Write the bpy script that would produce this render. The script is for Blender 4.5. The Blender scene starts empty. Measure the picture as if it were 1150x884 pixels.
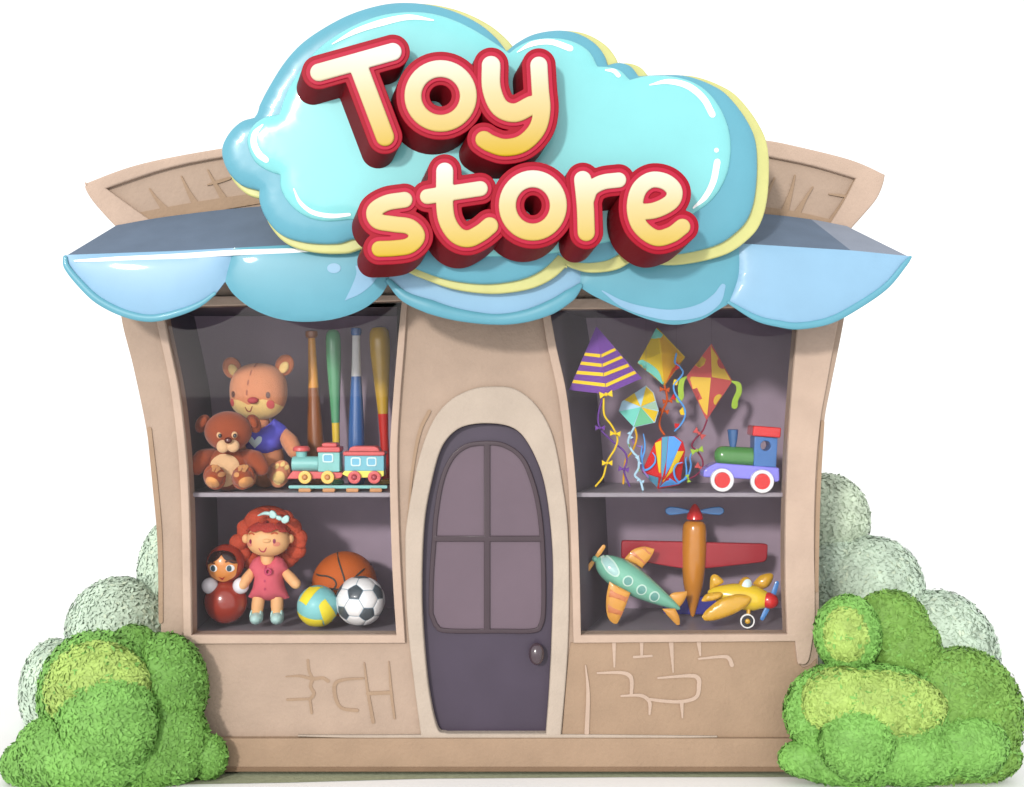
import bpy, bmesh, math, random
import numpy as np
from mathutils import Vector, Matrix, geometry
from mathutils.bvhtree import BVHTree
random.seed(7); rng = np.random.default_rng(7)
SC = bpy.context.scene; COL = SC.collection
S, D, CX, CY = 175.0, 8.0, 575.0, 442.0          # scale (units per metre at the facade), camera distance, view centre
ZC = (868 - CY) / S                               # eye height
def K(Y): return (D + Y) / D
def W(px, py, Y=0.0):
    k = K(Y); return Vector(((px - CX) / S * k, Y, ZC + (CY - py) / S * k))
def L(n, Y=0.0): return n * K(Y) / S
def lin(h):
    h = h.lstrip('#'); o = []
    for i in (0, 2, 4):
        c = int(h[i:i+2], 16) / 255; o.append(c / 12.92 if c <= .04045 else ((c + .055) / 1.055) ** 2.4)
    return o
ALB = 0.575
# ------------------------------------------------------------------ materials
MATS = {}
def mat(name, hexc, rough=.5, spec=.4, coat=0, bump=0, bscale=60, vary=.05, vscale=6, metal=0, sheen=0, alb=None, kind='noise'):
    if name in MATS: return MATS[name]
    m = bpy.data.materials.new(name); m.use_nodes = True; nt = m.node_tree; N = nt.nodes; b = N['Principled BSDF']
    a = ALB if alb is None else alb
    c = [min(.86, x * a) for x in lin(hexc)]
    b.inputs['Roughness'].default_value = rough; b.inputs['Specular IOR Level'].default_value = spec
    b.inputs['Coat Weight'].default_value = coat; b.inputs['Coat Roughness'].default_value = .06
    b.inputs['Metallic'].default_value = metal; b.inputs['Sheen Weight'].default_value = sheen
    tc = N.new('ShaderNodeTexCoord')
    if vary > 0:
        nz = N.new('ShaderNodeTexNoise'); nz.inputs['Scale'].default_value = vscale; nz.inputs['Detail'].default_value = 6
        nt.links.new(tc.outputs['Object'], nz.inputs['Vector'])
        mr = N.new('ShaderNodeMapRange'); mr.inputs[1].default_value = .3; mr.inputs[2].default_value = .7
        nt.links.new(nz.outputs['Fac'], mr.inputs[0])
        mx = N.new('ShaderNodeMix'); mx.data_type = 'RGBA'
        mx.inputs[6].default_value = [x * (1 - vary) for x in c] + [1]; mx.inputs[7].default_value = [min(.88, x * (1 + vary)) for x in c] + [1]
        nt.links.new(mr.outputs[0], mx.inputs[0]); nt.links.new(mx.outputs[2], b.inputs['Base Color'])
    else: b.inputs['Base Color'].default_value = c + [1]
    if bump > 0:
        if kind == 'weave':
            t = N.new('ShaderNodeTexWave'); t.inputs['Scale'].default_value = bscale; t.bands_direction = 'X'; t.inputs['Distortion'].default_value = .6
            o = t.outputs['Fac']
        elif kind == 'wood':
            mp = N.new('ShaderNodeMapping'); mp.inputs['Scale'].default_value = (1, 1, .06); nt.links.new(tc.outputs['Object'], mp.inputs['Vector'])
            t = N.new('ShaderNodeTexNoise'); t.inputs['Scale'].default_value = bscale; t.inputs['Detail'].default_value = 6
            nt.links.new(mp.outputs[0], t.inputs['Vector']); o = t.outputs['Fac']
        else:
            t = N.new('ShaderNodeTexNoise'); t.inputs['Scale'].default_value = bscale; t.inputs['Detail'].default_value = 8; o = t.outputs['Fac']
        if not t.inputs['Vector'].is_linked: nt.links.new(tc.outputs['Object'], t.inputs['Vector'])
        bp = N.new('ShaderNodeBump'); bp.inputs['Strength'].default_value = bump; bp.inputs['Distance'].default_value = .01
        nt.links.new(o, bp.inputs['Height']); nt.links.new(bp.outputs[0], b.inputs['Normal'])
    MATS[name] = m; return m
def plaster(n, h): return mat(n, h, .88, .2, 0, .5, 38, .065, 4.5)
def plush(n, h): return mat(n, h, .95, .15, 0, .5, 190, .07, 40, sheen=.25)
def gloss(n, h, **k): return mat(n, h, .22, .5, .5, 0, vary=.03, **k)
def paint(n, h): return mat(n, h, .38, .45, .15, .05, 40, .04, 12)
def cloth(n, h): return mat(n, h, .85, .2, 0, .15, 300, .05, 20)
def grad_mat(name, top, bot, z0, z1, mid=None):
    m = bpy.data.materials.new(name); m.use_nodes = True; nt = m.node_tree; N = nt.nodes; b = N['Principled BSDF']
    tc = N.new('ShaderNodeTexCoord'); sp = N.new('ShaderNodeSeparateXYZ'); nt.links.new(tc.outputs['Object'], sp.inputs[0])
    mr = N.new('ShaderNodeMapRange'); mr.inputs[1].default_value = z1; mr.inputs[2].default_value = z0; nt.links.new(sp.outputs[2], mr.inputs[0])
    cr = N.new('ShaderNodeValToRGB'); cr.color_ramp.elements[0].color = [x * .60 for x in lin(top)] + [1]; cr.color_ramp.elements[1].color = [x * .56 for x in lin(bot)] + [1]
    if mid:
        e = cr.color_ramp.elements.new(.45); e.color = [x * .57 for x in lin(mid)] + [1]
    nt.links.new(mr.outputs[0], cr.inputs[0]); nt.links.new(cr.outputs[0], b.inputs['Base Color'])
    b.inputs['Roughness'].default_value = .4; b.inputs['Specular IOR Level'].default_value = .2; b.inputs['Coat Weight'].default_value = .05
    return m
def glass_mat():
    m = bpy.data.materials.new('window_glass'); m.use_nodes = True; nt = m.node_tree; N = nt.nodes; N.clear()
    o = N.new('ShaderNodeOutputMaterial'); t = N.new('ShaderNodeBsdfTransparent'); g = N.new('ShaderNodeBsdfGlossy'); f = N.new('ShaderNodeFresnel'); x = N.new('ShaderNodeMixShader')
    t.inputs[0].default_value = (.985, .985, .99, 1); g.inputs['Roughness'].default_value = .02; f.inputs[0].default_value = 1.25
    nt.links.new(f.outputs[0], x.inputs[0]); nt.links.new(t.outputs[0], x.inputs[1]); nt.links.new(g.outputs[0], x.inputs[2]); nt.links.new(x.outputs[0], o.inputs[0])
    return m
# ------------------------------------------------------------------ 2D curves
def cr(pts, closed=False, n=8):
    P = [Vector(p) for p in pts]; out = []; m = len(P)
    for i in range(m if closed else m - 1):
        a = P[(i-1) % m] if closed or i > 0 else P[0] * 2 - P[1]
        b = P[i]; c = P[(i+1) % m]
        d = P[(i+2) % m] if closed or i + 2 < m else P[-1] * 2 - P[-2]
        for j in range(n):
            t = j / n
            out.append(.5 * ((2*b) + (c-a)*t + (2*a-5*b+4*c-d)*t*t + (3*b-a-3*c+d)*t**3))
    if not closed: out.append(P[-1].copy())
    return out
def path(*segs, n=8):
    out = []
    for s in segs:
        q = cr(s, False, n) if len(s) > 2 else [Vector(p) for p in s]
        if out and (out[-1] - q[0]).length < .3: q = q[1:]
        out += q
    if (out[0] - out[-1]).length < .3: out.pop()
    return out
def ell(cx, cy, rx, ry=None, rot=0, n=40, p=2.0):
    ry = rx if ry is None else ry; o = []; c, s = math.cos(math.radians(rot)), math.sin(math.radians(rot))
    for i in range(n):
        a = 2 * math.pi * i / n; u, v = math.cos(a), math.sin(a)
        u = math.copysign(abs(u) ** (2/p), u) * rx; v = math.copysign(abs(v) ** (2/p), v) * ry
        o.append(Vector((cx + u*c - v*s, cy + u*s + v*c)))
    return o
def rrect(x0, y0, x1, y1, r=2, n=4):
    r = min(r, (x1-x0)/2*.98, (y1-y0)/2*.98); o = []
    for cx, cy, a0 in ((x1-r, y1-r, 0), (x0+r, y1-r, 90), (x0+r, y0+r, 180), (x1-r, y0+r, 270)):
        for j in range(n+1):
            a = math.radians(a0 + 90*j/n); o.append(Vector((cx + r*math.cos(a), cy + r*math.sin(a))))
    return o
def stroke(pts, hw, n=6):
    """outline of a tapering brush line"""
    P = cr(pts, False, n) if len(pts) > 2 else cr([pts[0], [(pts[0][0]+pts[1][0])/2, (pts[0][1]+pts[1][1])/2], pts[1]], False, n)
    hs = hw if isinstance(hw, (list, tuple)) else [hw] * len(pts)
    m = len(P); H = [float(np.interp(i/(m-1), np.linspace(0, 1, len(hs)), hs)) for i in range(m)]
    lft, rgt = [], []
    for i in range(m):
        t = (P[min(i+1, m-1)] - P[max(i-1, 0)]).normalized(); nn = Vector((-t.y, t.x))
        lft.append(P[i] + nn*H[i]); rgt.append(P[i] - nn*H[i])
    t = (P[-1]-P[-2]).normalized(); nn = Vector((-t.y, t.x)); e = [P[-1] + (nn*math.cos(a) + t*math.sin(a)) * H[-1] for a in (math.pi/4, math.pi/2, 3*math.pi/4)]
    t = (P[0]-P[1]).normalized(); nn = Vector((-t.y, t.x)); s = [P[0] + (nn*math.cos(a) + t*math.sin(a)) * H[0] for a in (math.pi/4, math.pi/2, 3*math.pi/4)]
    return lft + e + rgt[::-1] + s
def area2(p): return sum(p[i].x*p[(i+1) % len(p)].y - p[(i+1) % len(p)].x*p[i].y for i in range(len(p))) / 2
def clean(p, eps=1e-3):
    o = []
    for v in p:
        if not o or (v - o[-1]).length > eps: o.append(v)
    if (o[0]-o[-1]).length <= eps: o.pop()
    return o
def offs(p, d):
    """grow (d>0) a closed outline"""
    p = clean([Vector(v) for v in p], .05); sg = 1 if area2(p) > 0 else -1; n = len(p); o = []
    for i in range(n):
        a = (p[i]-p[i-1]).normalized(); b = (p[(i+1) % n]-p[i]).normalized()
        na = Vector((a.y, -a.x)); nb = Vector((b.y, -b.x)); m = na + nb
        m = m.normalized() if m.length > .2 else na
        o.append(p[i] + m * (sg * d / max(.5, m.dot(na))))
    return o
def sdf_loops(strokes, rads, add, g=.8):
    """contours of a union of round-ended strokes"""
    segs = []
    for P, r in zip(strokes, rads):
        q = [Vector(v) for v in P]
        for a, b in zip(q[:-1], q[1:]): segs.append((a.x, a.y, b.x, b.y, r))
    A = np.array(segs); pad = max(rads) + add + 4
    x0, x1 = A[:, [0, 2]].min()-pad, A[:, [0, 2]].max()+pad; y0, y1 = A[:, [1, 3]].min()-pad, A[:, [1, 3]].max()+pad
    xs = np.arange(x0, x1, g); ys = np.arange(y0, y1, g); X, Y = np.meshgrid(xs, ys); F = np.full(X.shape, 1e9)
    for ax, ay, bx, by, r in A:
        dx, dy = bx-ax, by-ay; l2 = dx*dx+dy*dy + 1e-9
        t = np.clip(((X-ax)*dx + (Y-ay)*dy)/l2, 0, 1); F = np.minimum(F, np.hypot(X-ax-t*dx, Y-ay-t*dy) - r - add)
    F[np.abs(F) < 1e-6] = 1e-6
    nxt = {}
    def pt(e):
        j, i, h = e
        if h == 0: t = F[j, i]/(F[j, i]-F[j, i+1]); return Vector((xs[i]+t*g, ys[j]))
        t = F[j, i]/(F[j, i]-F[j+1, i]); return Vector((xs[i], ys[j]+t*g))
    I = F < 0; adj = {}
    cells = np.argwhere((I[:-1, :-1].astype(int)+I[1:, :-1]+I[:-1, 1:]+I[1:, 1:]) % 4 != 0)
    for j, i in cells:
        e = []
        if I[j, i] != I[j, i+1]: e.append((j, i, 0))
        if I[j, i+1] != I[j+1, i+1]: e.append((j, i+1, 1))
        if I[j+1, i] != I[j+1, i+1]: e.append((j+1, i, 0))
        if I[j, i] != I[j+1, i]: e.append((j, i, 1))
        for a, b in zip(e[0::2], e[1::2]): adj.setdefault(a, []).append(b); adj.setdefault(b, []).append(a)
    loops = []; seen = set()
    for s in adj:
        if s in seen: continue
        lp = [s]; seen.add(s); c = s
        while True:
            nx = [q for q in adj[c] if q not in seen]
            if not nx: break
            c = nx[0]; seen.add(c); lp.append(c)
        P = [pt(e) for e in lp]
        if len(P) > 12:
            for _ in range(2): P = [(P[i-1]+P[i]*2+P[(i+1) % len(P)])/4 for i in range(len(P))]
            loops.append(clean(P[::2], .2))
    loops.sort(key=lambda p: -abs(area2(p))); return loops
# ------------------------------------------------------------------ mesh collector
class MB:
    def __init__(self): self.v = []; self.f = []; self.m = []
    def add(self, vs, fs, m=0):
        o = len(self.v); self.v += [Vector(x) for x in vs]
        for f in fs: self.f.append([o+i for i in f]); self.m.append(m)
    def ellipsoid(self, c, r, rot=None, m=0, nu=28, nv=16, p=2.0):
        R = rot or Matrix.Identity(3); vs = []; fs = []
        pw = lambda x: math.copysign(abs(x) ** (2/p), x)
        for j in range(1, nv):
            th = math.pi*j/nv
            for i in range(nu):
                ph = 2*math.pi*i/nu
                q = Vector((r[0]*pw(math.sin(th))*pw(math.cos(ph)), r[1]*pw(math.sin(th))*pw(math.sin(ph)), r[2]*pw(math.cos(th))))
                vs.append(c + R @ q)
        for j in range(nv-2):
            for i in range(nu): fs.append([j*nu+i, j*nu+(i+1) % nu, (j+1)*nu+(i+1) % nu, (j+1)*nu+i])
        t = len(vs); vs.append(c + R @ Vector((0, 0, r[2]))); vs.append(c - R @ Vector((0, 0, r[2])))
        for i in range(nu): fs.append([t, (i+1) % nu, i]); fs.append([t+1, (nv-2)*nu+i, (nv-2)*nu+(i+1) % nu])
        self.add(vs, fs, m); return self
    def ep(self, px, py, Y, rx, ry, rz=None, rot=0, m=0, p=2.0, n=28):
        """ellipsoid by picture measures; rz = depth radius, rot = roll in degrees"""
        rz = rx if rz is None else rz
        return self.ellipsoid(W(px, py, Y), (L(rx, Y), L(rz, Y), L(ry, Y)), Matrix.Rotation(math.radians(rot), 3, 'Y'), m, n, max(10, n//2), p)
    def tube(self, pts, rad, m=0, nu=10, flat=1.0, n=6, smooth=True):
        P = cr(pts, False, n) if smooth and len(pts) > 2 else [Vector(p) for p in pts]; k = len(P)
        hs = rad if isinstance(rad, (list, tuple)) else [rad]*2
        R = [float(np.interp(i/(k-1), np.linspace(0, 1, len(hs)), hs)) for i in range(k)]
        # round ends
        vs = []; fs = []; rings = []
        t0 = (P[1]-P[0]).normalized(); t1 = (P[-1]-P[-2]).normalized()
        seq = [(P[0]-t0*R[0]*math.cos(a), R[0]*math.sin(a), t0) for a in (.15, .5, 1.0)]
        for i in range(k): seq.append((P[i], R[i], (P[min(i+1, k-1)]-P[max(i-1, 0)]).normalized()))
        seq += [(P[-1]+t1*R[-1]*math.cos(a), R[-1]*math.sin(a), t1) for a in (1.0, .5, .15)]
        ref = Vector((0, 1, 0)) if abs(t0.y) < .9 else Vector((1, 0, 0))
        for c, r, t in seq:
            u = (ref - t*ref.dot(t)).normalized(); w = t.cross(u); ref = u
            for i in range(nu):
                a = 2*math.pi*i/nu; vs.append(c + u*(r*flat*math.cos(a)) + w*(r*math.sin(a)))
        q = len(seq)
        for j in range(q-1):
            for i in range(nu): fs.append([j*nu+i, j*nu+(i+1) % nu, (j+1)*nu+(i+1) % nu, (j+1)*nu+i])
        fs.append(list(range(nu))[::-1]); fs.append([(q-1)*nu+i for i in range(nu)])
        self.add(vs, fs, m); return self
    def lathe(self, o, ax, prof, m=0, nu=32, sq=1.0, up=Vector((0, 1, 0))):
        """prof = [(t metres along ax, radius, material)]"""
        ax = ax.normalized(); u = (up - ax*up.dot(ax)).normalized(); w = ax.cross(u); vs = []
        for q in prof:
            for i in range(nu):
                a = 2*math.pi*i/nu; vs.append(o + ax*q[0] + (u*(math.cos(a)*sq) + w*math.sin(a))*max(q[1], 1e-4))
        for j in range(len(prof)-1):
            mm = prof[j][2] if len(prof[j]) > 2 else m
            self.add([], [], mm)
        b = len(self.v); self.v += vs
        for j in range(len(prof)-1):
            mm = prof[j][2] if len(prof[j]) > 2 else m
            for i in range(nu): self.f.append([b+j*nu+i, b+j*nu+(i+1) % nu, b+(j+1)*nu+(i+1) % nu, b+(j+1)*nu+i]); self.m.append(mm)
        self.f.append([b+i for i in range(nu)][::-1]); self.m.append(prof[0][2] if len(prof[0]) > 2 else m)
        self.f.append([b+(len(prof)-1)*nu+i for i in range(nu)]); self.m.append(prof[-2][2] if len(prof[-2]) > 2 else m)
        return self
    def prism(self, loops, Y, depth, bev=.006, m=0, shear=(0, 0), seg=3, backbev=True, mside=None):
        """flat-fronted slab: loops are outlines on the plane Y, first the outer one, then holes"""
        if not isinstance(loops[0], (list, tuple)): loops = [loops]
        Q = []
        for k, lp in enumerate(loops):
            q = clean([Vector((W(p[0], p[1], Y).x, W(p[0], p[1], Y).z)) for p in lp], 2e-4)
            if (area2(q) > 0) != (k == 0): q.reverse()
            Q.append(q)
        prof = [(bev*(1-math.sin(a)), bev*(1-math.cos(a))) for a in [math.pi/2*i/seg for i in range(seg+1)]] if bev > 0 else [(0, 0)]
        rings = [(i, y) for i, y in prof]
        rings += [(i, depth-y) for i, y in prof[::-1]] if backbev and bev > 0 else [(0, depth)]
        base = len(self.v); cnt = []; ofs = []
        for q in Q:
            n = len(q); nrm = []
            for i in range(n):
                a = (q[i]-q[i-1]).normalized(); b = (q[(i+1) % n]-q[i]).normalized()
                na = Vector((-a.y, a.x)); nb = Vector((-b.y, b.x)); mm = na+nb
                mm = mm.normalized() if mm.length > .2 else na
                nrm.append(mm / max(.6, mm.dot(na)))
            ofs.append(len(self.v)); cnt.append(n)
            for ins, y in rings:
                s = y/depth
                for i in range(n):
                    c = q[i] + nrm[i]*ins; self.v.append(Vector((c.x + shear[0]*s, Y+y, c.y + shear[1]*s)))
            o = ofs[-1]
            for r in range(len(rings)-1):
                for i in range(n):
                    self.f.append([o+r*n+i, o+r*n+(i+1) % n, o+(r+1)*n+(i+1) % n, o+(r+1)*n+i]); self.m.append(m if mside is None else mside)
        for r in (0, len(rings)-1):
            polys = [[Vector((self.v[o+r*n+i].x, self.v[o+r*n+i].z, 0)) for i in range(n)] for o, n in zip(ofs, cnt)]
            idx = [o+r*n+i for o, n in zip(ofs, cnt) for i in range(n)]
            for t in geometry.tessellate_polygon(polys): self.f.append([idx[a] for a in t]); self.m.append(m)
        return self
    def _cdt(self, lp, g, rings=()):
        lp = clean([Vector((p[0], p[1])) for p in lp], g*.12)
        A = np.array([[p.x, p.y] for p in lp]); n = len(A); B = np.roll(A, -1, 0)
        gx = np.arange(A[:, 0].min(), A[:, 0].max(), g); gy = np.arange(A[:, 1].min(), A[:, 1].max(), g*.866); pts = []
        for j, y in enumerate(gy):
            for x in gx: pts.append((x + (g/2 if j % 2 else 0), y))
        P = np.array(pts); keep = []
        for x, y in P:
            c = ((A[:, 1] > y) != (B[:, 1] > y))
            with np.errstate(divide='ignore', invalid='ignore'): xi = (B[:, 0]-A[:, 0])*(y-A[:, 1])/(B[:, 1]-A[:, 1])+A[:, 0]
            if (np.count_nonzero(c & (x < xi)) % 2):
                d = B-A; t = np.clip(((x-A[:, 0])*d[:, 0]+(y-A[:, 1])*d[:, 1])/((d**2).sum(1)+1e-12), 0, 1)
                if np.hypot(x-A[:, 0]-t*d[:, 0], y-A[:, 1]-t*d[:, 1]).min() > g*.45: keep.append(Vector((x, y)))
        if rings:
            def dist(q):
                d = B-A; t = np.clip(((q[0]-A[:, 0])*d[:, 0]+(q[1]-A[:, 1])*d[:, 1])/((d**2).sum(1)+1e-12), 0, 1)
                return np.hypot(q[0]-A[:, 0]-t*d[:, 0], q[1]-A[:, 1]-t*d[:, 1]).min()
            keep = [q for q in keep if dist(q) > rings[-1] + g*.6]
            for r in rings:
                pv = None
                for q in offs(lp, -r):
                    if dist(q) > r*.93 and (pv is None or (q-pv).length > 1.2): keep.append(q); pv = q
        vs, ed, fs, ov, oe, of = geometry.delaunay_2d_cdt(lp + keep, [], [list(range(n))], 1, 1e-5)
        bd = set(i for i, o in enumerate(ov) if any(k < n for k in o))
        return vs, fs, bd, n
    def puff(self, lp, Y, h, back=None, g=3.0, m=0, edge=0.0, power=.5, rim=None):
        """cushion: an outline swelling by h metres at its widest; back = swell of the far side (0 = flat)"""
        vs, fs, bd, n = self._cdt(lp, g, [rim*q for q in (.04, .14, .3, .5, .75, 1.0)] if rim else ()); N = len(vs)
        E = set()
        for f in fs:
            for i in range(3): E.add((min(f[i], f[i-1]), max(f[i], f[i-1])))
        E = np.array(list(E)); deg = np.zeros(N); np.add.at(deg, E[:, 0], 1); np.add.at(deg, E[:, 1], 1); deg[deg == 0] = 1
        fix = np.zeros(N, bool); fix[list(bd)] = True; u = np.zeros(N)
        for _ in range(500):
            s = np.zeros(N); np.add.at(s, E[:, 0], u[E[:, 1]]); np.add.at(s, E[:, 1], u[E[:, 0]]); u = s/deg + 1; u[fix] = 0
        if rim:
            lq = clean([Vector((p[0], p[1])) for p in lp], g*.12); A = np.array([[p.x, p.y] for p in lq]); d_ = np.roll(A, -1, 0)-A; V2 = np.array([[v.x, v.y] for v in vs]); u2 = []
            for q in V2:
                t = np.clip(((q-A)*d_).sum(1)/((d_**2).sum(1)+1e-12), 0, 1); u2.append(np.hypot(*(q-A-t[:, None]*d_).T).min())
            dd = np.minimum(np.array(u2)/rim, 1); dome = np.sqrt(u/u.max())
            u = (.8*np.sqrt(np.maximum(0, 1-(1-dd)**2)) + .2*dome); u[fix] = 0
        else: u = (u/u.max()) ** power
        back = 0 if back is None else back
        F = [W(v.x, v.y, Y) for v in vs]
        o = len(self.v)
        self.v += [Vector((p.x, Y-edge-h*float(t), p.z)) for p, t in zip(F, u)]
        self.v += [Vector((p.x, Y+edge+(back*float(t) if back else .0), p.z)) for p, t in zip(F, u)]
        use = {}
        for f in fs:
            self.f.append([o+i for i in f]); self.m.append(m); self.f.append([o+N+i for i in f[::-1]]); self.m.append(m)
            for i in range(3):
                k = (min(f[i], f[i-1]), max(f[i], f[i-1])); use[k] = use.get(k, 0)+1
        for (a, b), c in use.items():
            if c == 1: self.f.append([o+a, o+b, o+N+b, o+N+a]); self.m.append(m)
        return self
    def bvh(self): return BVHTree.FromPolygons([tuple(v) for v in self.v], self.f)
    def patch(self, bvh, lp, Y, lift=.0025, g=2.0, m=0):
        """a thin inlay following the front of a surface; the outline is given on the plane Y"""
        vs, fs, bd, n = self._cdt(lp, g); F = []
        for v in vs:
            p = W(v.x, v.y, Y); h = bvh.ray_cast(Vector((p.x, -6, p.z)), Vector((0, 1, 0)))
            if h[0] is None:
                h = bvh.find_nearest(Vector((p.x, Y-.05, p.z)))
            nn = h[1] if h[1].y < 0 else -h[1]
            F.append(h[0] + nn*lift)
        o = len(self.v); N = len(vs); self.v += F + [p + Vector((0, .004+lift, 0)) for p in F]; use = {}
        for f in fs:
            self.f.append([o+i for i in f]); self.m.append(m)
            for i in range(3):
                k = (min(f[i], f[i-1]), max(f[i], f[i-1])); use[k] = use.get(k, 0)+1
        for (a, b), c in use.items():
            if c == 1: self.f.append([o+a, o+b, o+N+b, o+N+a]); self.m.append(m)
        return self
    def disc(self, px, py, Y, r, depth, m=0, bev=.003, n=32): return self.prism([ell(px, py, r, n=n)], Y, depth, bev, m)
def emit(mb, name, mats, parent, origin, sharp=38, label=None):
    me = bpy.data.meshes.new(name); mats = mats if isinstance(mats, (list, tuple)) else [mats]
    me.from_pydata([tuple(v - origin) for v in mb.v], [], mb.f)
    for x in mats: me.materials.append(x)
    me.polygons.foreach_set('material_index', mb.m); me.update()
    b = bmesh.new(); b.from_mesh(me); bmesh.ops.recalc_face_normals(b, faces=b.faces); b.to_mesh(me); b.free()
    me.polygons.foreach_set('use_smooth', [True]*len(me.polygons)); me.set_sharp_from_angle(angle=math.radians(sharp))
    if name == 'sail': me.set_sharp_from_angle(angle=math.radians(3))
    o = bpy.data.objects.new(name, me); COL.objects.link(o)
    if parent: o.parent = parent
    w = o.modifiers.new('weighted', 'WEIGHTED_NORMAL'); w.keep_sharp = True
    if label: o['label'] = label
    return o
class Thing:
    def __init__(s, name, label, cat, group=None): s.n, s.l, s.c, s.g, s.parts = name, label, cat, group, []
    def part(s, name, mats, mb=None, of=None, label=None):
        mb = mb or MB(); s.parts.append([mb, name, mats, of, label]); return mb
    def done(s, rest=None):
        V = [v for p in s.parts for v in p[0].v]
        zm = min(v.z for v in V)
        if rest is not None:
            dz = rest - zm; zm = rest; ids = set()
            for p in s.parts:
                if id(p[0]) in ids: continue
                ids.add(id(p[0])); p[0].v = [v + Vector((0, 0, dz)) for v in p[0].v]
        xs = [v.x for v in V]; ys = [v.y for v in V]
        o = Vector(((min(xs)+max(xs))/2, (min(ys)+max(ys))/2, zm))
        if len(s.parts) == 1:
            r = emit(s.parts[0][0], s.n, s.parts[0][2], None, o); r.location = o
        else:
            r = bpy.data.objects.new(s.n, None); r.empty_display_size = .1; COL.objects.link(r); r.location = o; done = {}
            for mb, name, mats, of, lab in s.parts: done[id(mb)] = emit(mb, name, mats, done[id(of)] if of else r, o, label=lab)
        r['label'] = s.l; r['category'] = s.c
        if s.g: r['group'] = s.g
        return r
# ------------------------------------------------------------------ world, sun, camera
ELEV, AZ = math.radians(17), math.radians(20)
wd = bpy.data.worlds.new('World'); SC.world = wd; wd.use_nodes = True; nt = wd.node_tree; N = nt.nodes; N.clear()
sky = N.new('ShaderNodeTexSky'); sky.sky_type = 'NISHITA'; sky.sun_disc = False; sky.sun_elevation = ELEV; sky.sun_rotation = math.pi + AZ
hs = N.new('ShaderNodeHueSaturation'); hs.inputs['Saturation'].default_value = .15
b1 = N.new('ShaderNodeBackground'); b1.inputs[1].default_value = .05
b2 = N.new('ShaderNodeBackground'); b2.inputs[0].default_value = (1, 1, 1, 1); b2.inputs[1].default_value = 1.0     # bright even cloud cover
ad = N.new('ShaderNodeAddShader'); ou = N.new('ShaderNodeOutputWorld')
nt.links.new(sky.outputs[0], hs.inputs['Color']); nt.links.new(hs.outputs[0], b1.inputs[0])
nt.links.new(b1.outputs[0], ad.inputs[0]); nt.links.new(b2.outputs[0], ad.inputs[1]); nt.links.new(ad.outputs[0], ou.inputs[0])
sl = bpy.data.lights.new('sun', 'SUN'); sl.energy = 2.3; sl.angle = math.radians(5); sl.color = (1, .96, .9)
so = bpy.data.objects.new('sun', sl); COL.objects.link(so); so.location = (-4, -6, 8)
so.rotation_euler = Vector((math.sin(AZ)*math.cos(ELEV), math.cos(AZ)*math.cos(ELEV), -math.sin(ELEV))).to_track_quat('-Z', 'Y').to_euler()
cd = bpy.data.cameras.new('camera'); co = bpy.data.objects.new('camera', cd); COL.objects.link(co); SC.camera = co
cd.sensor_width = 36; cd.lens = 36*D/(1150/S); cd.clip_end = 2000; co.location = (0, -D, ZC); co.rotation_euler = (math.pi/2, 0, 0)
SC.view_settings.view_transform = 'Standard'; SC.view_settings.look = 'None'; SC.view_settings.exposure = 0.0; SC.view_settings.gamma = 1
SC.cycles.max_bounces = 8; SC.cycles.transparent_max_bounces = 12; SC.cycles.use_denoising = True
SC.cycles.sample_clamp_indirect = 6
# ------------------------------------------------------------------ ground
def sheet(name, pts, z, m, label=None):
    me = bpy.data.meshes.new(name); me.from_pydata([(p[0], p[1], z) for p in pts], [], [list(range(len(pts)))]); me.materials.append(m)
    o = bpy.data.objects.new(name, me); COL.objects.link(o); o['kind'] = 'structure'; return o
sheet('ground', [(900*math.cos(a), 900*math.sin(a)) for a in [2*math.pi*i/64 for i in range(64)]], 0, mat('white_ground', '#FFFFFF', .9, .1, 0, 0, vary=0, alb=.9))
gx = lambda p: (p-CX)/S
sheet('ground_shade', [(gx(118), -.20), (gx(210), -.25), (gx(330), -.21), (gx(480), -.13), (gx(700), -.10), (gx(960), -.10), (gx(960), 1.0), (gx(118), 1.0)], .004, mat('olive_ground_shade', '#B9BFA0', .95, .1, 0, .4, 90, .12, 25, alb=.62))  # shadow at the shop's foot, painted as a flat olive sheet
# ------------------------------------------------------------------ the shop
P_ = plaster
WALL, PEACH, BROWN, CREAM, DARKB = P_('tan_plaster', '#CFB6A3'), P_('peach_plaster', '#E0C5B2'), P_('brown_plaster', '#C2A58B'), P_('cream_plaster', '#DBCABA'), P_('umber_plaster', '#9D8068')
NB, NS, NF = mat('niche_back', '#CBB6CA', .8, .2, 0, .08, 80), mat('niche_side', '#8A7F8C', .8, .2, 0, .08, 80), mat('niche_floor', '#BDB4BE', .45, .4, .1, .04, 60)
lw = [(183,345),(185,362),(193,400),(201,440),(207,490),(211,540),(213,600),(214,660),(214.7,713.5)]
lwr = [(445,713.5),(440.5,640),(438,560),(438,500),(442,440),(447,380),(451,338)]
LW = path(lw, [(214.7,713.5),(445,713.5)], lwr, [(451,338),(183,345)])
rwl = [(617,347),(625,390),(636,440),(643,500),(648,560),(651,640),(652.5,713.5)]
rwr = [(884.5,712.5),(882.5,650),(882.5,590),(884.5,520),(888,460),(892,410),(896,365),(898,345)]
RW = path(rwl, [(652.5,713.5),(884.5,712.5)], rwr, [(898,345),(617,347)])
DOOR = path([(502,824),(491,817),(481,769),(475,699),(474,644),(477,584),(485,540),(495,505),(509,486),(527,477.5),(554.5,476),(578,482),(594,500),(609,534.6),(617,579),(621,634),(620,699),(617,769),(613,824)], [(613,824),(502,824)])
SURR = path([(473,829),(465,769),(457,694),(455,619),(457,584),(469,520),(485,475),(505,450),(530,437),(553,434),(579,437),(603,456),(621,490),(632,544.5),(638,594),(639.5,669),(637,744),(630,829)], [(630,829),(473,829)])
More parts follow.
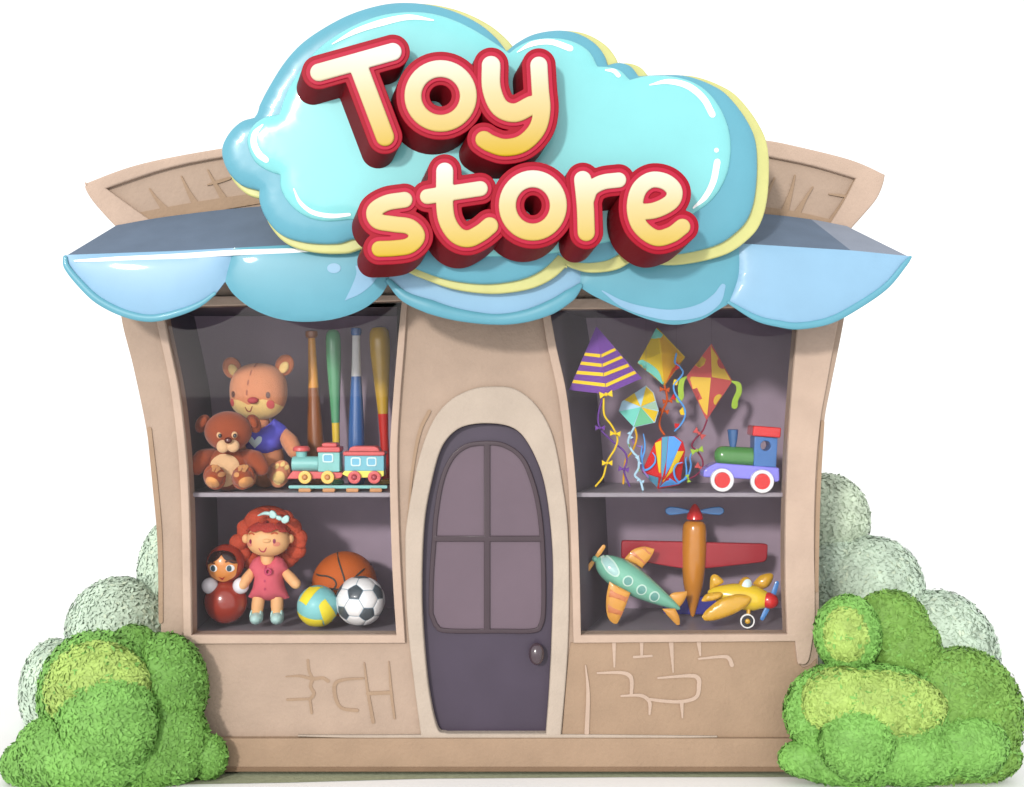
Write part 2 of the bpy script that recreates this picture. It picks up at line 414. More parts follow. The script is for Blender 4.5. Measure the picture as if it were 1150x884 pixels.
silL = [(131,270),(131,300),(136,357),(149,410),(160.7,464),(167,500),(174,548),(179,608),(180.5,690),(180,760),(180,829)]
silR = [(920,829),(919,750),(920,672),(919,601),(921,530),(926,473),(934,430),(948,359),(955,300),(955,270)]
SIL = path(silL, [(180,829),(920,829)], silR, [(955,270),(131,270)])
shop = Thing('toy_shop', 'tan plaster toy shop with arched dark door, two display windows and blue awning', 'shop')
wall = shop.part('wall', [WALL, BROWN, PEACH])
wall.prism([SIL, LW, RW, offs(DOOR, 1.0)], 0, .12, .006)
# body behind the facade: sides, back and top
q = [W(p[0], p[1], 0) for p in offs(SIL, -1.5)]; n = len(q)
wall.add([(v.x, .118, v.z) for v in q] + [(v.x, 3.2, v.z) for v in q], [[i, (i+1) % n, n+(i+1) % n, n+i] for i in range(n)] + [list(range(2*n-1, n-1, -1))], 0)
EPS = 0
# worn grooves scratched in the render, left and sides
for pts, h in [([(345.7,741.7),(347,753.6),(351,762)],1.6), ([(321,760),(337,759.3),(351,762.4),(362,761.5),(368.5,765)],[.6,1.5,2,1.8,2]), ([(351,763),(348.7,771),(352.5,779),(347.8,786)],1.9), ([(322.6,786),(347.8,785)],1.4), ([(348,786),(350,801)],1.4),
    ([(408,762),(386,763.5),(376,769),(377,784.6),(384,795.5),(401,798)],[1,1.6,2.2,2,1.7,2]), ([(409,744.7),(412.8,775.8),(419,811)],[.8,1.6,2]), ([(412.8,779),(438,778)],2), ([(436.5,743),(439.4,778.7),(443,806.8)],[.6,1.6,1.2]),
    ([(167.5,482),(174.5,548),(179.5,610),(180.5,698)],[2.5,3,2.8,2.4]), ([(924,474),(919,560),(917,663)],[2,2.4,2.2]), ([(482,462),(471,486),(463,530),(458,585)],[2,2,1.5,.8])]:
    EPS += .0006; wall.prism([stroke(pts, h)], -.003-EPS, .02, 0, 1)
pan = shop.part('shaded_brick_panel', [BROWN, PEACH])  # shade of the right side is put into this panel's browner plaster
pan.prism([path([(641,722),(894,720)], [(894,720),(899,747),(908,748),(917,740)], [(917,740),(919,829)], [(919,829),(631,829)], [(631,829),(638,744),(641,722)])], -.012, .02, .003)
for pts, h in [([(689.6,722),(690,749)],[2.2,1]), ([(720.6,722),(720.6,737)],[2,1.4]), ([(712,738),(732,736.7)],[1.4,1.2]), ([(753.8,722),(756,755)],[2.6,.8]), ([(784.8,722),(786.5,736)],[2.4,1]), ([(784.8,740),(812,737.5),(819,740),(822,747)],[1,1.8,2.2,2.4]),
    ([(671,756),(697,755.5),(707,759),(709.5,766),(709,780)],[1,1.8,2.4,2.2,1.8]), ([(697.6,781.7),(718,781),(727,785),(730,791),(729.5,802)],[1,1.8,2.2,2,1.2]), ([(739,761.6),(775,759),(784,762),(785,770),(782,783),(766,788),(746,787.5),(730,785.5)],[1,2,2.6,2.4,2,1.9,1.8,1.6]), ([(765.6,789),(766.5,806)],[2.2,.9]), ([(657.7,747.7),(660.4,778.7),(659,824)],[.7,2,2.6])]:
    EPS += .0006; pan.prism([stroke(pts, h)], -.0155-EPS+.006, .012, 0, 1)
pl = shop.part('plinth', [BROWN, DARKB, CREAM])
pl.prism([[(176,829.5),(924,829.5),(924,862.5),(176,862.5)]], -.05, .3, .006)
pl.prism([[(174,861.5),(926,861.5),(926,866.9),(174,866.9)]], -.056, .3, .003, 1)
pl.prism([stroke([(335,826.5),(470,828),(640,827.5),(805,827.5)], [.6,2.4,2.4,.7])], -.03, .04, .001, 2)
# window frames, panes, niches
def niche(front, back, Yb):
    f = [W(p[0], p[1], .115) for p in front]; b = [W(p[0], p[1], Yb) for p in back]; n = len(f); m = MB()
    m.add(f + b, [[i, (i+1) % n, n+(i+1) % n, n+i] for i in range(n)]); return m
NY = 1.0
LO = path([(172,333),(174,350),(177,368),(185,403),(192,440),(198,490),(202,540),(204,600),(205,660),(206,723.5)], [(206,723.5),(455,722.5)], [(455,722.5),(450,640),(447,560),(446.5,500),(450,440),(454,390),(458,331)], [(458,331),(172,333)])
fl = shop.part('window_frame', PEACH); fl.prism([LO, LW], -.035, .16, .007)
RO = path([(607,335),(614,385),(626,440),(634,500),(639,560),(642,640),(644,722.5)], [(644,722.5),(893,720.5)], [(893,720.5),(896,744),(899,746),(905,746),(910,736),(915,700),(915.5,672),(914.5,601),(916.5,530),(921.5,473),(929,430),(942,359),(950,335)], [(950,335),(607,335)])
fr = shop.part('window_frame', PEACH); fr.prism([RO, RW], -.035, .16, .007)
GL = glass_mat()
g = shop.part('glass_pane', GL, of=fl); g.prism([offs(LW, .6)], .0, .006, 0)
g = shop.part('glass_pane', GL, of=fr); g.prism([offs(RW, .6)], .0, .006, 0)
sub = shop.part('display_niche', [NS, NB, NF])
def lerpback(front, x0t, x0b, x1, yt, yb, Y):
    """niche back outline, vertex for vertex like the opening"""
    xs = [p[0] for p in front]; ys = [p[1] for p in front]; a, b_, c, d_ = min(xs), max(xs), min(ys), max(ys); o = []
    mid = (a+b_)/2
    for p in front:
        v = (p[1]-c)/(d_-c); o.append((x0t+(x0b-x0t)*v**.6 if p[0] < mid else x1, yt+(yb-yt)*v))
    return o
# plain outlines so that front and back match vertex for vertex
LF = [(183,345),(192,400),(201,440),(207,490),(211,540),(213,600),(214,660),(214.7,713.5),(446,713.5),(446,345)]
LB = [(218,355),(228,400),(236,440),(240,490),(243,540),(245,600),(246,660),(247,683.2),(470,683.2),(470,355)]
RF = [(617,347),(625,390),(636,440),(643,500),(648,560),(651,640),(652.5,713.5),(886,713.5),(900,640),(900,345)]
RB = [(658,357),(663,390),(670,440),(676,500),(680,560),(684,640),(686,683.2),(905,683.2),(905,640),(905,357)]
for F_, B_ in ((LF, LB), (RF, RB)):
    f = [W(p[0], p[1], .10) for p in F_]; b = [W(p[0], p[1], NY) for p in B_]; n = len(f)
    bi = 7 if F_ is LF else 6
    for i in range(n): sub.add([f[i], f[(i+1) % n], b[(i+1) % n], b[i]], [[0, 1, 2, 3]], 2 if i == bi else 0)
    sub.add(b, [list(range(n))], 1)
YF, YS = .05, .08
ZLOW = ZC + (CY-712.6)/S*K(-.035); ZSH = ZC + (CY-553.5)/S*K(YS)
def shelfslab(xs, zt):
    m = MB(); x0f, x1f, x0b, x1b = xs; t = .028
    a = W(x0f, 500, YS); b = W(x1f, 500, YS); c = W(x1b, 500, NY+.01); d = W(x0b, 500, NY+.01)
    bm = bmesh.new(); vs = [bm.verts.new((v.x, v.y, z)) for z in (zt, zt-t) for v in (a, b, c, d)]
    for f in ([0,1,2,3], [7,6,5,4], [0,4,5,1], [1,5,6,2], [2,6,7,3], [3,7,4,0]): bm.faces.new([vs[i] for i in f])
    bmesh.ops.bevel(bm, geom=[e for e in bm.edges], offset=.004, segments=2, affect='EDGES')
    bm.verts.index_update(); m.add([v.co.copy() for v in bm.verts], [[v.index for v in f.verts] for f in bm.faces], 0); bm.free()
    return m
shop.part('shelf', NF, shelfslab((211, 442, 240, 475), ZSH)); shop.part('shelf', NF, shelfslab((646, 886, 676, 905), ZSH))
# door
sr = shop.part('door_surround', CREAM); sr.prism([SURR, offs(DOOR, .2)], -.028, .15, .012)
DP, DK = mat('plum_door_paint', '#504458', .4, .35, .15, .03, 30, .06, 5), mat('dark_door_trim', '#4C3A44', .4, .4, .15, .03, 30)
dr = shop.part('door', DP); dr.prism([offs(DOOR, .6)], .045, .06, .008)
WO = path([(481.5,690),(482,650),(485,607),(487,580),(493,543),(503,517),(517,502),(535,496),(564,497),(587,512),(600,539.5),(608,574),(612,619),(613,679),(610,702),(600,711),(560,711.5),(500,711),(487,704)], [(487,704),(481.5,690)])
WI = offs(WO, -5.0)
def clipbox(poly, x0, y0, x1, y1):
    P = [Vector(p) for p in poly]
    for ax, lim, sg in ((0, x0, 1), (0, x1, -1), (1, y0, 1), (1, y1, -1)):
        o = []
        for i in range(len(P)):
            a, b = P[i-1], P[i]; da, db = (a[ax]-lim)*sg, (b[ax]-lim)*sg
            if (da >= 0) != (db >= 0): o.append(a + (b-a)*(da/(da-db)))
            if db >= 0: o.append(b)
        P = clean(o, .2)
    return P
def clipconv(poly, conv):
    P = [Vector(p) for p in poly]; C_ = [Vector(c) for c in conv]
    if area2(C_) < 0: C_.reverse()
    for i in range(len(C_)):
        a0, b0 = C_[i-1], C_[i]; d = b0-a0; f = lambda q: d.x*(q.y-a0.y) - d.y*(q.x-a0.x); o = []
        for j in range(len(P)):
            a, b = P[j-1], P[j]; fa, fb = f(a), f(b)
            if (fa >= 0) != (fb >= 0): o.append(a + (b-a)*(fa/(fa-fb)))
            if fb >= 0: o.append(b)
        P = clean(o, .05)
    return P
panes = [clipbox(WI, *b) for b in ((470,490,543.5,602), (550.5,490,620,602), (470,608.5,543.5,715), (550.5,608.5,620,715))]
dw = shop.part('door_window', DK, of=dr); dw.prism([WO] + panes, .022, .05, .005)
PN = mat('mauve_pane', '#7A6674', .1, .5, .3, 0, vary=.06, vscale=2.5)
for p in panes: shop.part('pane', PN, of=dr).prism([offs(p, .5)], .036, .02, .002)
kn = shop.part('door_knob', mat('knob', '#53404B', .2, .6, .6), of=dr); kn.ep(602.5, 734.5, -.02, 8.8, 12.6, 8); kn.lathe(W(603, 734.5, -.01), Vector((0, 1, 0)), [(0, .03), (.06, .034)], up=Vector((0, 0, 1)))
# cornice
COR = path([(131,256),(117.6,242),(103,225),(95.6,212.6),(95.5,207.5),(100,204),(153,185),(226,170),(300,160),(450,148),(650,147),(800,150),(859,157),(891,163),(954,178.6),(989,193.5),(994,199),(986,221.6),(967.7,244),(957,256),(953,264)], [(953,264),(136,264)], [(136,264),(131,256)])
INL = path([(119,211.5),(185,190),(247,177),(330,165)], [(330,165),(330,232)], [(330,232),(290,238),(225,247),(178,254)], [(178,254),(119,211.5)])
INR = path([(790,163),(863,176),(915,187),(961,200.5)], [(961,200.5),(948,226),(930,255)], [(930,255),(860,249),(790,240)], [(790,240),(790,163)])
cor = shop.part('cornice', PEACH); cor.prism([COR, INL, INR], .10, .42, .014)
ip = [shop.part('cornice_panel', [WALL, BROWN], of=cor) for _ in range(2)]
for q, inn in zip((INL, INR), ip): inn.prism([offs(q, .5)], .135, .2, 0)
for pts, h in [([(167.7,212),(176,224),(186,236)],[.8,2,4]), ([(203.5,198),(211,214),(220,230)],[.8,2,4]), ([(233,190.7),(241,206),(253,226)],[.8,2,4]), ([(233,207.5),(245,204),(258,200)],[.7,2,1.5]), ([(150,248),(220,234),(300,221)],[8,7,6]),
    ([(893,196.7),(889,214),(882,236)],[.8,1.8,4]), ([(913,210),(904,224),(894,242)],[.8,1.8,4]), ([(870,200),(863,216),(855,234)],[.8,1.8,4]), ([(931.5,218),(944,219.5),(953,221)],[.7,1.6,1]), ([(961,202),(948,226),(932,250)],[1.5,2.2,3]), ([(840,236),(890,243),(935,252)],[6,6,5])]:
    inn = ip[0 if pts[0][0] < 575 else 1]; EPS += .0006; inn.prism([stroke(pts, h)], .141-EPS, .03, 0, 1)
# awning
SLATE, SLATE_LIT = mat('slate_canvas', '#74879F', .75, .3, 0, .12, 140, .06, 6, kind='weave'), mat('lit_slate_canvas', '#A2ACBE', .75, .3, 0, .12, 140, .06, 6)
LBLUE, TEAL = mat('sky_blue_vinyl', '#9FCFF2', .4, .35, .1, .05, 8, .03, 5), mat('teal_vinyl', '#6FBBD2', .4, .35, .1, .05, 8, .03, 5)
aw = shop.part('awning', [SLATE, SLATE_LIT])
fe = [(74,287.5),(199,283),(321,276.5),(448,272),(575,271),(700,272),(821,274),(957,282.5),(1022,289)]; be = [(131,253),(190,243),(290,232),(420,227),(575,225),(720,229),(855,240),(911,246.5),(951,254)]
A = [W(p[0], p[1], -.44) for p in cr(fe, False, 6)]; B = [W(p[0], p[1], .09) for p in cr(be, False, 6)]; n = len(A)
th = Vector((0, .01, -.03))
aw.add(A + B + [a+th for a in A] + [b+th for b in B], [[i, i+1, n+i+1, n+i] for i in range(n-7)] + [[2*n+i, 2*n+i+1, 3*n+i+1, 3*n+i][::-1] for i in range(n-1)] + [[i, i+1, 2*n+i+1, 2*n+i] for i in range(n-1)] + [[0, n, 3*n, 2*n], [n-1, 2*n-1, 4*n-1, 3*n-1]], 0)
aw.add(A[-7:] + B[-7:], [[i, i+1, 7+i+1, 7+i] for i in range(6)], 1)  # right hip facet: the light it catches is put into a paler canvas
sc = [([(73,291),(75,302),(88,319),(110,340),(140,355),(170,360.5),(200,354),(224,344),(241,331),(253,316.5)], [(253,316.5),(257,300),(262,282)], 0),
      ([(253,316.5),(263,331),(283,346.5),(310,357.5),(340,361.5),(375,358.5),(405,348.5),(426,333.5),(436.5,318)], [(436.5,318),(438,300),(440,274)], 1),
      ([(436.5,318),(455,337.6),(482,350),(514,358.5),(555,363),(588,360.5),(618,351),(640,336.5),(651.5,323)], [(651.5,323),(652,300),(652,273)], 0),
      ([(651.5,323),(668,333),(695.7,346),(727,358.5),(756.6,364.8),(786,359.5),(806,348.5),(818.5,341)], [(818.5,341),(829,310),(830,276)], 1),
      ([(818.5,341),(849,359.5),(875,366.5),(898,369),(932,362.7),(963.6,346),(995,324),(1016,299),(1022.5,290)], None, 0)]
def edgey(x): return float(np.interp(x, [p[0] for p in fe], [p[1] for p in fe])) - 1
for i, (bot, seam, ci) in enumerate(sc):
    lx = bot[0][0] if i == 0 else sc[i-1][1][-1][0]; rx = seam[-1][0] if seam else 1022.5
    top = [(lx + (rx-lx)*t/6, edgey(lx + (rx-lx)*t/6)) for t in range(6, -1, -1)]
    segs = [bot] + ([seam] if seam else []) + [top]
    if i > 0: segs.append(sc[i-1][1][::-1])
    else: segs.append([top[-1], bot[0]])
    lp = path(*segs)
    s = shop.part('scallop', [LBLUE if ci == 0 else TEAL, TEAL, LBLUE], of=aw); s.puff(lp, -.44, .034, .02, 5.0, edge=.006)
    bv = s.bvh()
    if i in (0, 2, 4):
        hr_ = {0: [2.4,3.4,4,4.4,4.4,4.2,3.8,3,1.8], 2: [3,6,8,7,6,7,8,7,3], 4: [1.8,3.4,3.8,4,4,3.8,3.4,2.8,1.6]}[i]
        up_ = [h*.72 for h in hr_]
        P_h = [W(x, y-u, -.452 - .012*(u/3)) for (x, y), u in zip(bot, up_)]
        s.tube(P_h, [L(h, -.45) for h in hr_], 1, 12, flat=.5, n=8)
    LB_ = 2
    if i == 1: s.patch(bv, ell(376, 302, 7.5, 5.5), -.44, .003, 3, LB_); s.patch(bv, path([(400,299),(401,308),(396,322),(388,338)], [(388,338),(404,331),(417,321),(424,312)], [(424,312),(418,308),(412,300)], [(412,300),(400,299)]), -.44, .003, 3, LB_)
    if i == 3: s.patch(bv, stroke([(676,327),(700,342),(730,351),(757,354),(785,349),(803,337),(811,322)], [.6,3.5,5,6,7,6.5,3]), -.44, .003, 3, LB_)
pp_ = shop.part('front_highlight', mat('white_edge_highlight', '#FFFFFF', .4, .4, .1, vary=0, alb=.85), of=aw)  # highlight along the awning edge, modelled as a raised white strip
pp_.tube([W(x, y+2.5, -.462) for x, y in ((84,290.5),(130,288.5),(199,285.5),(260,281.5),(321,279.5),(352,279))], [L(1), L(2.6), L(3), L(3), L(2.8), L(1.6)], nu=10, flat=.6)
shop.done()
# ------------------------------------------------------------------ cloud sign
sg = Thing('shop_sign', 'cloud-shaped blue sign lettered Toy store in red and gold above the awning', 'sign')
CT = path([(291.5,119.4),(289.5,127),(286,132.5)], [(286,132.5),(271,137.3),(257,151),(249.6,169.8),(256,192),(271,208),(291.5,214.5)], [(291.5,214.5),(292,228),(300,247),(317,264.5),(345,273),(379,274),(401,269),(425,281)], [(425,281),(454,296.6),(469,303),(498,313.4),(528,318.5),(556,319),(588,313.4),(611,302),(627,286.5)], [(627,286.5),(638,291.5),(656,295.5),(682,292.5),(701,282)], [(701,282),(749,287),(801,277),(828,260),(842,241),(849,209),(849,164),(838.5,136),(817,108),(797,95),(771,86),(745,84.5),(717,86)], [(717,86),(708,75),(695,71),(682.5,73.5)], [(682.5,73.5),(678,61.5),(667,48.5),(648,38),(626,34.7),(599.7,39),(581,48.5),(569,58)], [(569,58),(556,42),(536,26),(506,12),(472.5,4.7),(439,4.5),(405,12.5),(375.5,25.4),(342,47),(319.5,71),(301,100.7),(291.5,119.4)], n=6)
CF = path([(314,128.7),(297,132.5),(283,143.7),(278,160.4),(286,181),(301,192),(315,197)], [(315,197),(316,213),(327,231),(345.7,244.4),(368,249),(396,247)], [(396,247),(440,270),(500,285),(555,288.5),(610,286),(650,279)], [(650,279),(700,268),(750,255),(779,240),(801,223),(816,197),(820.6,166),(816,138),(802,112),(782.5,95),(756,86.5),(728,85.5),(707,90)], [(707,90),(697,80),(685,76),(671,75)], [(671,75),(663,60),(648,49),(626,43.5),(600,45),(583,52),(572,60)], [(572,60),(547,43),(521,28),(491,17),(461,14),(427,18),(394,31),(364,50),(342,73),(323,103),(314,128.7)], n=6)
CYEL = [p + Vector((8.5, 5)) for p in offs(CT, 5.5)]
b = sg.part('back_board', paint('lemon_paint', '#E9E894')); b.prism([CYEL], -.535, .05, .012)
for x in (330, 575, 790): b.tube([W(x, 215, -.49), W(x, 215, .12)], L(6), smooth=False)
tb = sg.part('middle_board', mat('teal_gloss', '#72BFD6', .3, .3, .12, 0, vary=.02)); tb.puff(CT, -.545, .045, 0, 5, edge=.008, rim=20)
cf = sg.part('front_board', mat('aqua_gloss', '#98F3F7', .22, .4, .35, 0, vary=.02)); cf.puff(CF, -.588, .040, 0, 5, edge=.008, rim=20)
bv = cf.bvh(); WE = mat('white_highlight', '#FFFFFF', .2, .5, .4, vary=0, alb=.85)  # gloss highlights of the cloud, modelled as raised white strokes and a dot
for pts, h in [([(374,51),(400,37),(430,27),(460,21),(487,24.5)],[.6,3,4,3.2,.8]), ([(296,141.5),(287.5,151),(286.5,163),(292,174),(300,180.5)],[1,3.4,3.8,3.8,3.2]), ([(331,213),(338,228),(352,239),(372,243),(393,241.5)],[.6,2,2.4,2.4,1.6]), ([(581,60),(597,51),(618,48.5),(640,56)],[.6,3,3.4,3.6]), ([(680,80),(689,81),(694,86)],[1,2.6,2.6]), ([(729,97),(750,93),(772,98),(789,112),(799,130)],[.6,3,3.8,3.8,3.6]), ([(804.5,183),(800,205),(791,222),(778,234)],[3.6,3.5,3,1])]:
    sg.part('highlight_stroke', WE, of=cf).patch(bv, stroke(pts, h), -.60, .003, 2.5)
sg.part('highlight_dot', WE, of=cf).patch(bv, ell(803.5, 170, 2.6, n=16), -.60, .003, 2)
CRIM, PINK, MAR = mat('crimson_enamel', '#B8042A', .45, .15, 0, 0, vary=.02), mat('raspberry_enamel', '#D4284A', .45, .15, 0, 0, vary=.02), mat('maroon_enamel', '#7E0F1B', .5, .15, 0, 0, vary=.02)
SZ = {}
def ring(cx, cy, rx, ry): return [(cx+rx*math.cos(a), cy+ry*math.sin(a)) for a in [2*math.pi*i/40 for i in range(41)]]
LET = [('T', [[(358,81),(441,57.8)], [(403,76),(432.3,153.5)]], [9.8, 10.2], 0), ('o', [ring(494.8,107.5,31.2,30.8)], [9.4], 0),
       ('y', [cr([(551.5,73),(552,99),(561,120),(578,126.5),(597,118)]), cr([(605.2,73),(606.8,100),(608.5,124),(603,145),(587,161),(567,165.5),(551,161),(543.5,156.5)])], [10.4, 9.6], 0),
       ('s', [cr([(454.2,224.2),(434,227.7),(420.5,236.7),(424,248),(441,251.5),(460,254.5),(468.5,265),(460,275.5),(444,278.6),(426,279.4)])], [8.8], 1),
       ('t', [cr([(499.4,192),(499.4,231),(503,250),(513,264),(526,268),(540,261.5),(550,253.5)]), [(480,220.6),(539.4,211.7)]], [9.5, 8.4], 1),
       ('o', [ring(598.5,230.6,28.7,30)], [9.5], 1),
       ('r', [cr([(654.5,201.5),(657.4,231),(658.5,261)]), cr([(659,224),(664,212),(677,204.5),(695,202)])], [9.6, 8.4], 1),
       ('e', [cr([(716,238),(736,236),(754,226.5),(757.5,214),(747.5,204),(731.2,202),(717.5,213),(713,234),(719,254),(736.5,267),(754,263.5),(766.5,254.5)])], [8.9], 1)]
zz = lambda y, Y: ZC + (CY-y)/S*K(Y)
sign_parts = []
for i, (ch, st, rd, row) in enumerate(LET):
    Y0 = -.775 - .006*i - (0 if row == 0 else .004)
    ex = lambda a: sdf_loops(st, rd, a)
    base = sg.part('letter', [CRIM, MAR], label='crimson letter %s with cream and gold face' % ch)
    base.prism(ex(9.2), Y0, .145+.006*i, .008, 0, (L(-11, -.7), -L(12, -.7)), mside=1)
    # crimson rim plate in front of the maroon flank
    base.prism(ex(9.4), Y0-.012, .014, .004, 0)
    o2 = sg.part('letter_outline', PINK, of=base); o2.prism(ex(4.8), Y0-.020, .012, .004)
    fc = sg.part('letter_face', None, of=base); fc.prism(ex(0.2), Y0-.034, .018, .010, seg=4)
    sign_parts.append((fc, row, Y0))
V = [v for p in sg.parts for v in p[0].v]; zmin = min(v.z for v in V)
g1 = grad_mat('cream_gold_upper', '#FFFEFB', '#E6BE14', zz(176, -.8)-zmin, zz(48, -.8)-zmin, '#F6E3AE'); g2 = grad_mat('cream_gold_lower', '#FFFCF4', '#E8C21E', zz(290, -.8)-zmin, zz(184, -.8)-zmin, '#F6E1A6')
for p in sg.parts:
    if p[2] is None: p[2] = [g1 if [r for f, r, _ in sign_parts if f is p[0]][0] == 0 else g2]
sg.done()
# ------------------------------------------------------------------ toys, left window, upper shelf
ALB = .93
def fy_low(Y): return CY + (ZC-ZLOW)*S/K(Y)
def fy_sh(Y): return CY + (ZC-ZSH)*S/K(Y)
BK = mat('black_bead', '#2A2226', .15, .6, .6, vary=0)
TAN, TAN2, CRM, ROSE = plush('apricot_plush', '#DA9068'), plush('rust_plush', '#CC7850'), plush('cream_plush', '#EFCB84'), mat('rose_felt', '#D4605F', .9, .2)
def smile(bv, mb, x, y, w, h, Y, t=.8, m=0): mb.patch(bv, stroke([(x-w, y-h*.4), (x-w*.5, y+h*.5), (x+w*.3, y+h*.6), (x+w, y-h*.6)], [t*.6, t, t, t*.6]), Y, .002, 1.2, m)
Y = .52
t = Thing('teddy_bear', 'large apricot teddy bear in a blue shirt with white heart, sitting behind the brown bear', 'teddy bear')
b = t.part('body', TAN); b.ep(297, 516, Y, 22, 30, 17, m=0); b.ep(291, 474, Y, 12, 12, 11)
hd = t.part('head', TAN); hd.ep(290.5, 437.5, Y-.02, 32, 31.5, 26, p=2.35, n=40); bv = hd.bvh()
mz = t.part('muzzle', CRM, of=hd); mz.patch(bv, path([(259,447),(263,447.5),(272,447),(280,450),(285,452.5),(291,450),(300,446.5),(310,449.5),(320,455)], [(320,455),(314,463),(303,468),(290,469),(275,466.5),(264,460),(259,447)]), Y, .006, 2)
mb2 = mz.bvh()
for x, y, r in ((260.5, 411.5, -22), (319.5, 408.5, 22)):
    e = t.part('ear', TAN2, of=hd); e.ep(x, y, Y, 10.5, 12.5, 6, rot=r); ie = t.part('inner_ear', CRM, of=hd); ie.ep(x+(1.2 if x < 290 else -.6), y+2.5, Y-.035, 5, 7, 2.5, rot=r*1.3)
ey = [t.part('eye', mat('brown_bead', '#6B4238', .2, .6, .5, vary=0), of=hd) for _ in range(2)]
for e, x, y in zip(ey, (267.5, 306), (441, 442)): e.patch(bv, ell(x, y, 2.2, 3.5, n=16), Y, .006, 1.2)
t.part('nose', mat('maroon_felt', '#B84A50', .7, .3), of=hd).ep(284, 448, Y-.188, 6.2, 3.8, 4)
ck = [t.part('cheek', ROSE, of=hd) for _ in range(2)]; ck[0].patch(bv, ell(266, 450, 2.6, 4, n=16), Y, .009, 1.4); ck[1].patch(bv, ell(308, 452, 4, 4.6, n=18), Y, .009, 1.4)
m_ = t.part('mouth', mat('brown_thread', '#A8624C', .8, .2), of=hd); smile(bv, m_, 285, 457, 4, 4.4, Y); m_.v = [v+Vector((0, -.007, 0)) for v in m_.v]
for a, c in (((290.8,407.5),(289.7,411)), ((287.2,415.5),(286.4,420)), ((285,426),(284.2,430.5)), ((283.5,437),(283.2,441.5))): t.part('seam_stitch', mat('brown_thread', '#A8624C'), of=hd).patch(bv, stroke([a, c], .8), Y, .003, 1.2)
sh = t.part('shirt', cloth('blue_jersey', '#6A68DE')); sh.puff(path([(282,473),(290,478),(300,476),(308,468.5)], [(308,468.5),(318,475),(325,482)], [(325,482),(319,490),(318,500)], [(318,500),(308,508),(296,511),(284,508),(276,500)], [(276,500),(272,488),(282,473)]), Y-.02, .125, .10, 3, edge=.01)
t.part('heart', mat('white_print', '#DDF0F4', .6, .3, vary=0), of=sh).patch(sh.bvh(), [Vector((291+(x-287)*1.2, 494+(y-494)*1.2)) for x, y in path([(287,499.5),(281,493),(281,489.5),(284.5,489.5),(287.3,492.5)], [(287.3,492.5),(290,489),(293.5,489.5),(293,494),(287,499.5)])], Y, .003, 1.4)
t.part('arm', TAN).tube([W(317,484,Y-.02), W(325,494,Y-.08), W(331,505,Y-.14)], [L(7,Y), L(9.5,Y), L(8.5,Y)])
t.part('arm', TAN).tube([W(279,484,Y-.02), W(270,494,Y-.06), W(264,505,Y-.10)], [L(7,Y), L(9,Y), L(8.5,Y)])
for x, s in ((314.5, 1), (276, -1)):
    lg = t.part('leg', TAN); lg.tube([W(x-8*s, 527, Y), W(x, 531, Y-.22)], [L(10,Y), L(11,Y)]); lg.ep(x, 530.5, Y-.22, 11.5, 16, 6, rot=18*s)
    pd = t.part('paw_pad', CRM, of=lg); bv2 = lg.bvh(); pd.patch(bv2, ell(x-1*s, 535, 6.2, 8, 25*s, n=22), Y-.25, .004, 1.6)
    for dx, dy in ((-3.2, -10.5), (2.6, -12.5), (7, -9)): pd.patch(bv2, ell(x+dx*s, 530.5+dy+2, 2.3, 3.2, 20*s, n=14), Y-.25, .004, 1.4)
t.done(ZSH)
Y = .24
BR, BR2, BRT, BRB = plush('chestnut_plush', '#9A4A2C'), plush('dark_chestnut_plush', '#84402A'), plush('biscuit_plush', '#E2B98C'), plush('caramel_plush', '#CF935C')
t = Thing('teddy_bear', 'smaller chestnut brown teddy bear with a cream belly, sitting at the front of the shelf', 'teddy bear')
b = t.part('body', BR); b.ep(256.5, 523, Y, 26, 25, 18)
t.part('belly', BRT, of=b).patch(b.bvh(), path([(239,521),(242,513),(249,507.5),(256,506.5),(264,508.5),(270,514),(272,521)], [(272,521),(268,535),(256,542),(245,535),(239,521)]), Y, .006, 2.2)
hd = t.part('head', BR); hd.ep(256.3, 481, Y-.05, 26.5, 22.5, 21, n=36); bv = hd.bvh()
for x, r in ((227.5, 30), (285, -25)):
    e = t.part('ear', BR2, of=hd); e.ep(x, 472.5, Y-.02, 7.8, 11, 5, rot=r); t.part('inner_ear', BR, of=hd).ep(x+(.6 if x < 256 else -.6), 471, Y-.055, 4, 6.5, 2.5, rot=r)
mz = t.part('muzzle', BRT, of=hd); mz.ep(250.2, 498, Y-.165, 7, 7.4, 5); mz.ep(261.8, 497.5, Y-.165, 7.2, 7.2, 5)
t.part('nose', mat('cocoa_bead', '#521A14', .25, .6, .5, vary=0), of=hd).ep(256.2, 491.3, Y-.21, 4.2, 3.6, 3)
for x in (247, 263.7):
    e = t.part('eye', [BRT, BK], of=hd); e.ep(x-.4, 485.2, Y-.162, 3.4, 3.9, 2.2); e.ep(x, 486, Y-.178, 2.1, 2.5, 1.6, m=1)
for s, p in ((-1, [(238,508),(228,512),(221,521)]), (1, [(275,508),(286,513),(293,522)])):
    a = t.part('arm', BR); a.tube([W(p[0][0], p[0][1], Y), W(p[1][0], p[1][1], Y-.04), W(p[2][0], p[2][1], Y-.08)], [L(8,Y), L(11,Y), L(9.5,Y)])
for s, x in ((-1, 241), (1, 273)):
    lg = t.part('leg', BR); lg.tube([W(x-2*s, 532, Y), W(x, 533, Y-.17)], [L(12,Y), L(12,Y)]); lg.ep(x, 532.5, Y-.17, 12.5, 14.5, 6, rot=22*s)
    pd = t.part('paw_pad', BRB, of=lg); bv2 = lg.bvh(); pd.patch(bv2, ell(x-2.5*s*-1, 538, 7.4, 5.4, -28*s, n=22), Y-.22, .005, 1.6)
    for dx, dy in ((8.5, -1), (5, -9.5), (-2, -10)): pd.patch(bv2, ell(x-dx*s*.8, 531+dy, 3.2, 2.6, 0, n=14), Y-.22, .005, 1.4)
